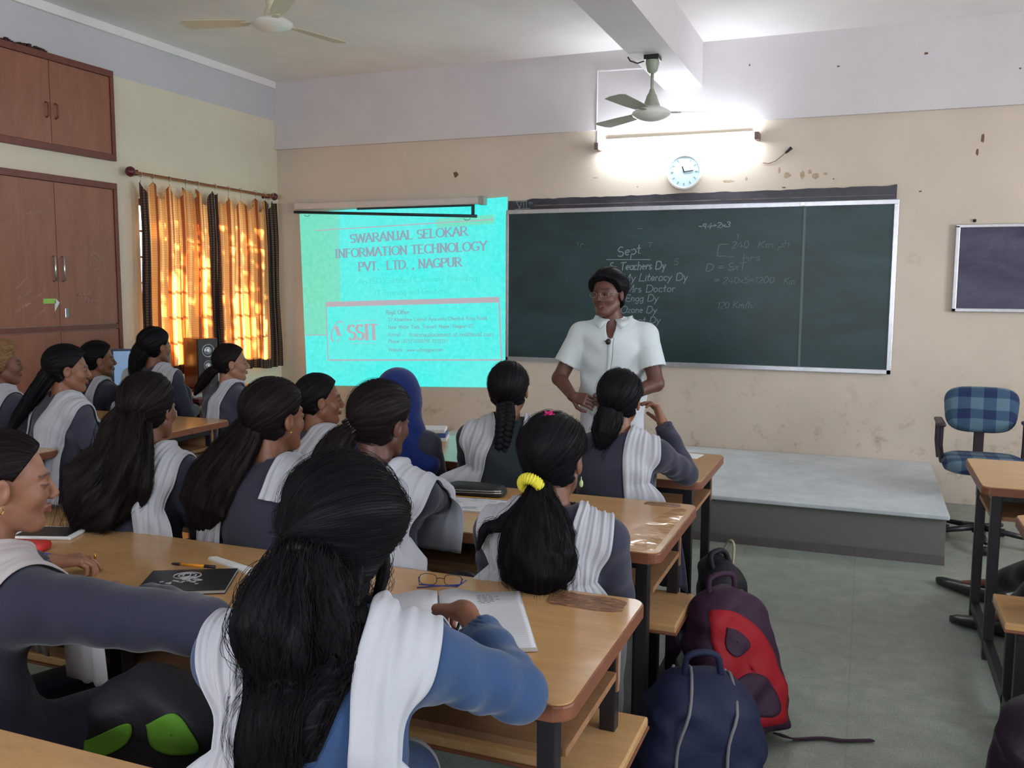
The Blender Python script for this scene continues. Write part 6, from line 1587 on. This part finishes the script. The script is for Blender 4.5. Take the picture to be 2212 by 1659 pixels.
# ---- left block
p = girl('student in profile with long hair down her back and a large white shawl, left block', (-3.800, 3.44, 1.118), -40, -16, (-3.80, 3.36, .56),
  dict(mat=HA, tie=(0, -.092, .0), th=.016, thtop=.006, seed=8, nstr=260, ears=.024, tails=[dict(pts=[(0, -.07, .02), (0, -.105, -.05), (-.01, -.15, -.13), (-.03, -.20, -.22), (-.05, -.25, -.32)], r=[.045, .055, .050, .045, .040, .02], flat=.7, n=220, fly=.03)]),
  [dict(side=1, x0=.10, w0=.24, x1=.12, w1=.28, back=-.48, seed=14, folds=3, amp=.012, pts=[(.09, .17, -.34), (.10, .16, -.18), (.12, .11, -.04), (.14, .03, .0), (.15, -.07, -.04), (.15, -.13, -.14), (.14, -.16, -.26), (.13, -.17, -.38), (.12, -.175, -.50)]), dict(side=-1, x0=.13, w0=.12, back=-.36, seed=15)], K_GREY, 'b', eyes=True, hpitch=4)
on(p, 'hair_clip', MB().tube([p.H(.02, -.10, .07), p.H(.035, -.104, .06)], .003, 6), m_gold); p.finish()
p = girl('student with curly light brown hair cut by the left edge of the photo', (-4.370, 3.52, 1.120), -34, -10, (-4.36, 3.40, .56),
  dict(mat=HG, tie=(0, -.09, .0), th=.026, c0=.016, seed=9, nstr=220, rough=3, part=False, curly=.006), [dict(side=1, x0=.11, w0=.15, back=-.40, seed=16)], K_GREY, 'a', eyes=True); p.finish()
p = girl('student with short dark hair in profile before the pale screen, left block', (-4.800, 4.60, 1.048), -36, -10, (-4.80, 4.54, .56),
  dict(mat=HA, tie=(0, -.09, .02), th=.017, thtop=.006, c0=.012, seed=10, nstr=160, ears=.024, rough=1.5, part=False), [dict(side=1, x0=.09, w0=.06, back=-.2, seed=17)], K_DGREY, 'b', eyes=True); p.finish()
p = girl('student with straight hair and white scarf on both shoulders, in front of the curtains', (-4.310, 4.60, 1.152), -10, 4, (-4.31, 4.54, .56),
  dict(mat=HA, tie=(-.02, -.088, -.02), th=.017, thtop=.004, seed=11, nstr=240, ears=.020, tails=[dict(pts=[(-.01, -.06, .04), (-.03, -.10, -.04), (-.05, -.12, -.12), (-.06, -.135, -.22)], r=[.05, .060, .055, .045, .015], flat=.6, n=160)]),
  [dict(side=1, x0=.125, w0=.18, x1=.155, w1=.20, back=-.42, seed=18, folds=4, amp=.009), dict(side=-1, x0=.13, w0=.14, x1=.16, w1=.15, back=-.44, seed=19)], K_GREY, 'b', eyes=True); p.finish()
p = girl('student in profile with low ponytail and white scarf strip, below the right curtain', (-3.690, 4.58, 1.068), -46, -18, (-3.72, 4.54, .56),
  dict(mat=HB, tie=(0, -.088, -.03), th=.014, seed=12, nstr=200, ears=.022, tails=[dict(pts=[(0, -.08, -.03), (-.015, -.13, -.06), (-.05, -.18, -.13), (-.09, -.22, -.20)], r=[.03, .036, .038, .03, .01], n=140, fly=.03, hug=True)]),
  [dict(side=1, x0=.06, w0=.10, x1=.04, w1=.095, back=-.50, seed=20, folds=3, amp=.008)], K_GREY, 'c', eyes=True, ear=(1, 'stud'),
  arms={1: dict(el=(-3.50, 4.66, .89), wr=(-3.48, 4.86, .82))}); p.finish()

# ---- nearest row: the student in blue and the one at the left edge
p = girl('nearest student, in a denim blue tunic, writing with her elbow on the desk', (-.885, 1.385, 1.085), 4, 20, (-.85, 1.24, .56),
  dict(mat=HA, tie=(-.045, -.100, -.022), th=.030, thtop=.014, c0=.016, seed=13, nstr=1100, rough=1.6, vol=.006, jit=.0005, tails=[
     dict(grav=1, pts=[(-.045, -.100, .020), (-.045, -.13, .0), (-.046, -.15, -.05), (-.046, -.16, -.11), (-.044, -.165, -.17), (-.040, -.162, -.225), (-.036, -.158, -.275), (-.034, -.15, -.32)], r=[.020, .048, .080, .096, .094, .076, .054, .036, .008], flat=.62, n=1500, fly=.05, curl=.008, wave=.010, fuzz=.014, sr=.0006, lump=1.7, xlim=(-.135, .064)),
     dict(grav=1, pts=[(.02, -.05, -.02), (.028, -.080, -.07), (.022, -.10, -.12), (.01, -.12, -.17)], xlim=(-.08, .062), r=[.06, .070, .060, .045, .02], flat=.7, n=360, fly=.02, curl=.006, fuzz=.012, lump=1.5, sr=.0006),
     dict(pts=[(.060, .045, .030), (.084, .050, -.03), (.088, .048, -.085), (.082, .055, -.14)], r=[.010, .012, .007, .002], flat=.7, n=60, fly=.04, curl=.006, fuzz=.010, sr=.0005, hug=False)]),
  [dict(side=-1, x0=.165, w0=.11, x1=.180, w1=.105, back=-.50, seed=21, folds=3, amp=.010), dict(side=1, x0=.13, w0=.165, x1=.085, w1=.125, back=-.50, seed=22, folds=2, amp=.009, pts=[(.11, .18, -.24), (.15, .15, -.12), (.15, .09, -.03), (.145, .02, .015), (.140, -.07, -.03), (.132, -.12, -.12), (.130, -.14, -.22), (.135, -.15, -.36), (.150, -.155, -.52)])],
  K_BLUE, 'b', hpitch=26, hroll=10, near=True, eyes=True, nb=(-.850, 1.290, .985), hw=.165,
  arms={1: dict(el=(-.575, 1.500, .800), wr=(-.770, 1.690, .862), hd=(-.085, .060, -.022), nr=(-.35, .1, -.9), curl=[.95, .9, .85, .75], thumb=.75, fine=True, r=1.10, cuff=.83),
        -1: dict(el=(-1.01, 1.48, .810), wr=(-1.06, 1.725, .792), hd=(.05, .10, -.004), nr=(0, 0, -1), curl=.45, thumb=.4, fine=True, r=1.1, cuff=.93)})
scrunchie(p, p.hd + p.TR @ V3(-.044, -.116, .006), p.TR @ V3(0, -.8, -.6), .026, .0085, simple('black_hair_elastic', (16, 15, 18), .5), 'hair_elastic')
on(p, 'pen', MB().tube([p.ends[1][3] + V3(-.02, .03, -.045), p.ends[1][3] + V3(.035, -.03, .06)], .0035, 8), m_dkpl)
p.finish()
p = girl('student at the left photo edge in profile, arm resting folded on the near desk', (-1.812, 1.45, 1.100), -38, -10, (-1.80, 1.32, .56),
  dict(mat=HB, tie=(-.01, -.092, .0), th=.014, seed=14, nstr=420, ears=.026, c0=.012, tails=[dict(pts=[(0, -.085, .0), (-.01, -.115, -.05), (-.03, -.135, -.13), (-.04, -.15, -.24)], r=[.03, .035, .035, .03, .01], n=180)]),
  [dict(side=1, x0=.075, w0=.20, x1=.06, w1=.24, back=-.50, seed=23, folds=3, amp=.010, mat=K_WARM, pts=[(.10, .17, -.34), (.10, .16, -.18), (.10, .10, -.03), (.10, .02, .01), (.09, -.07, -.03), (.08, -.12, -.12), (.07, -.14, -.22), (.06, -.15, -.36), (.05, -.155, -.50)]), dict(side=-1, x0=.11, w0=.12, back=-.36, seed=24, mat=K_WARM)],
  K_DGREY, 'c', hpitch=4, near=True, eyes=True, ear=(1, 'hoop'), hw=.165, nb=(-1.835, 1.405, .938),
  arms={1: dict(el=(-1.350, 1.560, .790), wr=(-1.70, 1.640, .795), hd=(-.10, .004, -.004), nr=(0, .2, -1), curl=.45, thumb=.4, fine=True, r=1.35, cuff=.80),
        -1: dict(el=(-1.99, 1.50, .82), wr=(-2.035, 1.745, .800), hd=(.07, .085, .0), nr=(.0, .0, -1), curl=[.8, .7, .6, .4], thumb=.7, fine=True, r=1.1, cuff=.9)})
e = p.ends[-1]
on(p, 'ring', MB().tube([p.arm[-1]['wr'] + V3(.07, .09, .004), p.arm[-1]['wr'] + V3(.073, .094, .004)], .010, 14), m_gold)
p.finish()
# seated person on the right whose shoes stick out into the aisle
p = Person('student', 'person in black trousers and pointed black shoes at the right edge, legs in the aisle', (.98, 3.50, 1.14), 0, 0, 0, 8, (1.00, 3.46, .56), None, 'a', .18, K_WHITE, 1.0, GRP)
p.lg = {-1: [(.92, 3.50, .50), (.74, 3.96, .50), (.60, 4.86, .10), (.395, 5.05, .03)], 1: [(1.08, 3.50, .50), (.86, 3.95, .48), (.66, 4.42, .10), (.535, 4.53, .03)]}
p.lg[-1] = [(.92, 3.50, .50), (.80, 4.02, .50), (.66, 4.42, .11), (.47, 4.53, .03)]
p.lg[1] = [(1.08, 3.50, .50), (.90, 4.28, .46), (.66, 4.86, .12), (.44, 5.12, .03)]
p.build_body().eyes().build_cloth('shirt', K_WHITE, .012, False).build_legs('trousers', K_BLACK)
p.hair(HA, tie=(0, -.09, .02), th=.012, seed=15, nstr=80, part=False, ears=.022); p.finish()

# ------------------------------------------------------------------ bags
def bag(name, label, loc, rz, w, d, h, m, tilt=0, seed=0, group=None, sag=.0, taper=.25):
    """soft backpack: z up, y is the thin direction"""
    root = empty(name, loc, label, 'backpack', group, rz)
    root.rotation_euler = (R(tilt), 0, rz)
    rnd = random.Random(seed); ph = [rnd.uniform(0, 6) for _ in range(6)]; F = Field(V3(-w, -d, -.05), V3(w, d * 1.2, h * 1.15), .009)
    def f(x, y, z):
        t = np.clip(z / h, 0, 1); a = w / 2 * (1 - taper * t ** 2.2) + sag * np.sin(t * 5 + ph[0]); b = d / 2 * (1 - .35 * t ** 1.5)
        e = ((np.abs(x) / a) ** 3.2 + (np.abs(y + .02 * t) / b) ** 3.2) ** (1 / 3.2)
        s_ = (e - 1) * np.minimum(a, b); top = z - h + .5 * (x ** 2 / a + y ** 2 / b) * .9
        return -smin(-smin(s_, s_, 0), -np.maximum(top, -z), .03) + .004 * np.sin(x * 40 + ph[1] + 3 * np.sin(z * 20)) + .004 * np.sin(z * 44 + ph[2] + 2 * np.sin(x * 18 + y * 20))
    F.func(f, V3(0, 0, 0), np.eye(3), V3(-w * .7, -d * .8, -.03), V3(w * .7, d * .8, h * 1.05), .01)
    P, Q = F.surface(); P[:, 2] = np.maximum(P[:, 2], 0.002)
    b = np_mesh('bag_body', P, Q, m, root)
    return root, F
def onbag(root, F, name, pts, r, m, e=.004, flat=False):
    P = np.array(pts, float)
    for _ in range(8):
        dd = F.sample(P); P = P + F.grad(P) * np.clip(e - dd, -.03, .03)[:, None]
    o = MB().tube([Vector(q) for q in catmull(P, len(P) * 3)], r, 8).build(name, m, None, True); o.parent = root; return P
m_navy = mat_cloth('dark_navy_nylon', (34, 40, 66), 300, .6, .5, 0); m_pipe = simple('grey_piping', (112, 112, 116), .7); m_maroon = mat_cloth('dark_maroon_nylon', (56, 34, 54), 300, .6, .5, 0); m_red = mat_cloth('red_nylon', (150, 26, 38), 300, .6, .3, 0); m_blk = mat_cloth('black_nylon', (28, 26, 32), 300, .6, .5, 0)
def bagstrap(root, pts, w, m, name='strap'):
    C = catmull(np.array(pts, float), 40); P = []
    t = np.gradient(C, axis=0); t /= np.linalg.norm(t, axis=1, keepdims=True); s_ = np.cross(t, V3(0, 0, 1)); s_ /= np.linalg.norm(s_, axis=1, keepdims=True) + 1e-9
    for i in range(40): P += [C[i] - s_[i] * w / 2, C[i] + s_[i] * w / 2]
    i = np.arange(39) * 2; o = np_mesh(name, np.array(P), np.stack([i, i + 1, i + 3, i + 2], 1), m, root); k = o.modifiers.new('thick', 'SOLIDIFY'); k.thickness = .004; return o

# maroon bag with red front leaning by the middle desk
root, F = bag('backpack', 'large maroon backpack with a red panel standing in the aisle beside the desks', (-.345, 3.04, .03), R(46), .36, .24, .50, m_maroon, -16, 1, None, .005)
def patch(root, F, name, outline, m, y0, e=.004, thick=.004):
    """panel laid on the face at y=y0, given as an (x,z) outline"""
    o2 = catmull(np.array([(a, 0, b) for a, b in outline + outline[:1]]), 60)[:-1]; c = o2.mean(0); P = []; rings = 8
    for k in range(rings + 1): P.append(c + (o2 - c) * (k / rings if k else .02))
    P = np.array(P).reshape(-1, 3); P[:, 1] = y0
    for _ in range(10):
        dd = F.sample(P); g = F.grad(P); P[:, 1] += np.sign(y0) * 0 + g[:, 1] * np.clip(e - dd, -.03, .03)
    n = 59; i = np.arange(rings)[:, None] * n + np.arange(n)[None]; j = np.arange(rings)[:, None] * n + (np.arange(n)[None] + 1) % n
    o = np_mesh(name, P, np.stack([i, j, j + n, i + n], -1).reshape(-1, 4), m, root); k = o.modifiers.new('thick', 'SOLIDIFY'); k.thickness = thick; k.offset = 0; return o
patch(root, F, 'red_panel', [(-.125, .40), (-.10, .43), (.0, .40), (.09, .30), (.14, .16), (.13, .05), (.05, .03), (-.06, .06), (-.12, .18)], m_red, -.16, .003)
patch(root, F, 'pocket', [(-.06, .20), (.0, .21), (.06, .17), (.09, .09), (.05, .06), (-.02, .08), (-.07, .14)], m_maroon, -.16, .010)
patch(root, F, 'logo_patch', [(-.075, .37), (-.03, .35), (.0, .30), (-.05, .27), (-.085, .30)], m_maroon, -.16, .009)
o = MB().tube([Vector(q) for q in catmull(np.array([(-.06, -.02, .47), (-.05, -.03, .53), (.04, -.03, .53), (.05, -.02, .47)]), 14)], .010, 8).build('handle', m_maroon, None, True); o.parent = root
inv = (Matrix.Translation(root.location) @ root.rotation_euler.to_matrix().to_4x4()).inverted()
bagstrap(root, [tuple(inv @ Vector(q)) for q in ((-.22, 3.02, .06), (-.17, 3.10, .012), (-.08, 3.15, .008), (-.01, 3.16, .008), (.085, 3.205, .006))], .028, m_maroon)
bagstrap(root, [(-.10, .12, .42), (-.11, .17, .3), (-.10, .16, .15), (-.09, .12, .06)], .05, m_maroon)
# navy bag in front of it
root, F = bag('backpack', 'dark navy backpack with grey piping on the floor, in front of the maroon one', (-.420, 2.62, 0), R(24), .38, .30, .42, m_navy, 0, 2, None, .006)
for sx_ in (-.06, .09):
    onbag(root, F, 'piping', [(sx_ - .02, -.17, .02 + .0), (sx_ - .04, -.17, .12), (sx_ - .035, -.16, .24), (sx_, -.14, .35), (sx_ + .03, -.02, .42), (sx_ + .03, .08, .40)], .005, m_pipe)
for sx_ in (-.10, .07):
    onbag(root, F, 'piping', [(sx_ - .02, .17, .02), (sx_ - .03, .17, .14), (sx_, .16, .26), (sx_ + .03, .12, .36), (sx_ + .03, .04, .41)], .005, m_pipe)
o = MB().tube([Vector(q) for q in catmull(np.array([(-.05, -.02, .40), (-.04, -.03, .47), (.04, -.03, .47), (.06, -.02, .40)]), 14)], .010, 8).build('handle', m_navy, None, True); o.parent = root
# black bags under the front desk's end
root, F = bag('backpack', 'black backpack with olive side net hanging beyond the bench, behind the maroon one', (-.500, 3.58, 0), R(60), .25, .17, .46, m_blk, 0, 3)
patch(root, F, 'side_net', [(-.07, .34), (.03, .36), (.07, .26), (.06, .13), (-.04, .11), (-.07, .22)], mat_cloth('olive_net', (92, 96, 60), 900, .8, .3, 0), -.14, .003)
o = MB().tube([Vector(q) for q in catmull(np.array([(-.05, .0, .43), (-.04, .02, .49), (.04, .02, .49), (.06, .0, .43)]), 14)], .012, 8).build('handle', m_blk, None, True); o.parent = root
root, F = bag('backpack', 'small black bag with a thin pale cord, under the end of the front desk', (-.56, 3.90, 0), R(-60), .22, .15, .40, m_blk, 0, 4)
o = MB().tube([Vector(q) for q in catmull(np.array([(-.06, .04, .36), (-.03, .06, .44), (.03, .06, .44), (.07, .04, .35)]), 14)], .006, 8).build('cord', simple('pale_cord', (170, 166, 140), .7), None, True); o.parent = root
# green and black backpack between the two nearest students
root, F = bag('backpack', 'black and green patterned backpack on the bench between the two nearest students', (-1.30, 1.37, .447), R(12), .34, .17, .34, m_blk, 0, 5)
m_grn = mat_cloth('leaf_green_nylon', (84, 132, 40), 300, .7, .3, 0)
for face in (.14, -.14):
    for ol in ([(a, b) for a, b in q_] for q_ in ([(.01, .25), (.07, .28), (.11, .24), (.11, .20), (.03, .21)], [(-.13, .20), (-.03, .25), (-.03, .21), (-.12, .165)], [(-.15, .05), (-.02, .09), (-.02, .15), (-.14, .11)], [(0, .04), (.13, .03), (.15, .06), (.04, .08)], [(.01, .10), (.14, .12), (.14, .165), (.03, .15)])): patch(root, F, 'green_panel', ol, m_grn, face, .003, .003)
# dark bag at the bottom right
root, F = bag('backpack', 'near black backpack at the bottom right under the cut-off bench', (.54, 2.78, 0), R(14), .34, .24, .44, mat_cloth('near_black_nylon', (36, 26, 38), 300, .5, .5, 0), 0, 6)
onbag(root, F, 'piping', [(-.12, -.14, .05), (-.13, -.13, .2), (-.10, -.12, .34), (-.04, -.08, .42)], .006, simple('dark_piping', (70, 62, 78), .5))
o = MB().box((-.10, -.137, .30), (-.06, -.125, .308)).box((-.10, -.137, .315), (-.06, -.125, .323)).build('buckle', m_steel); o.parent = root
print('people done', _t.time() - _t0)
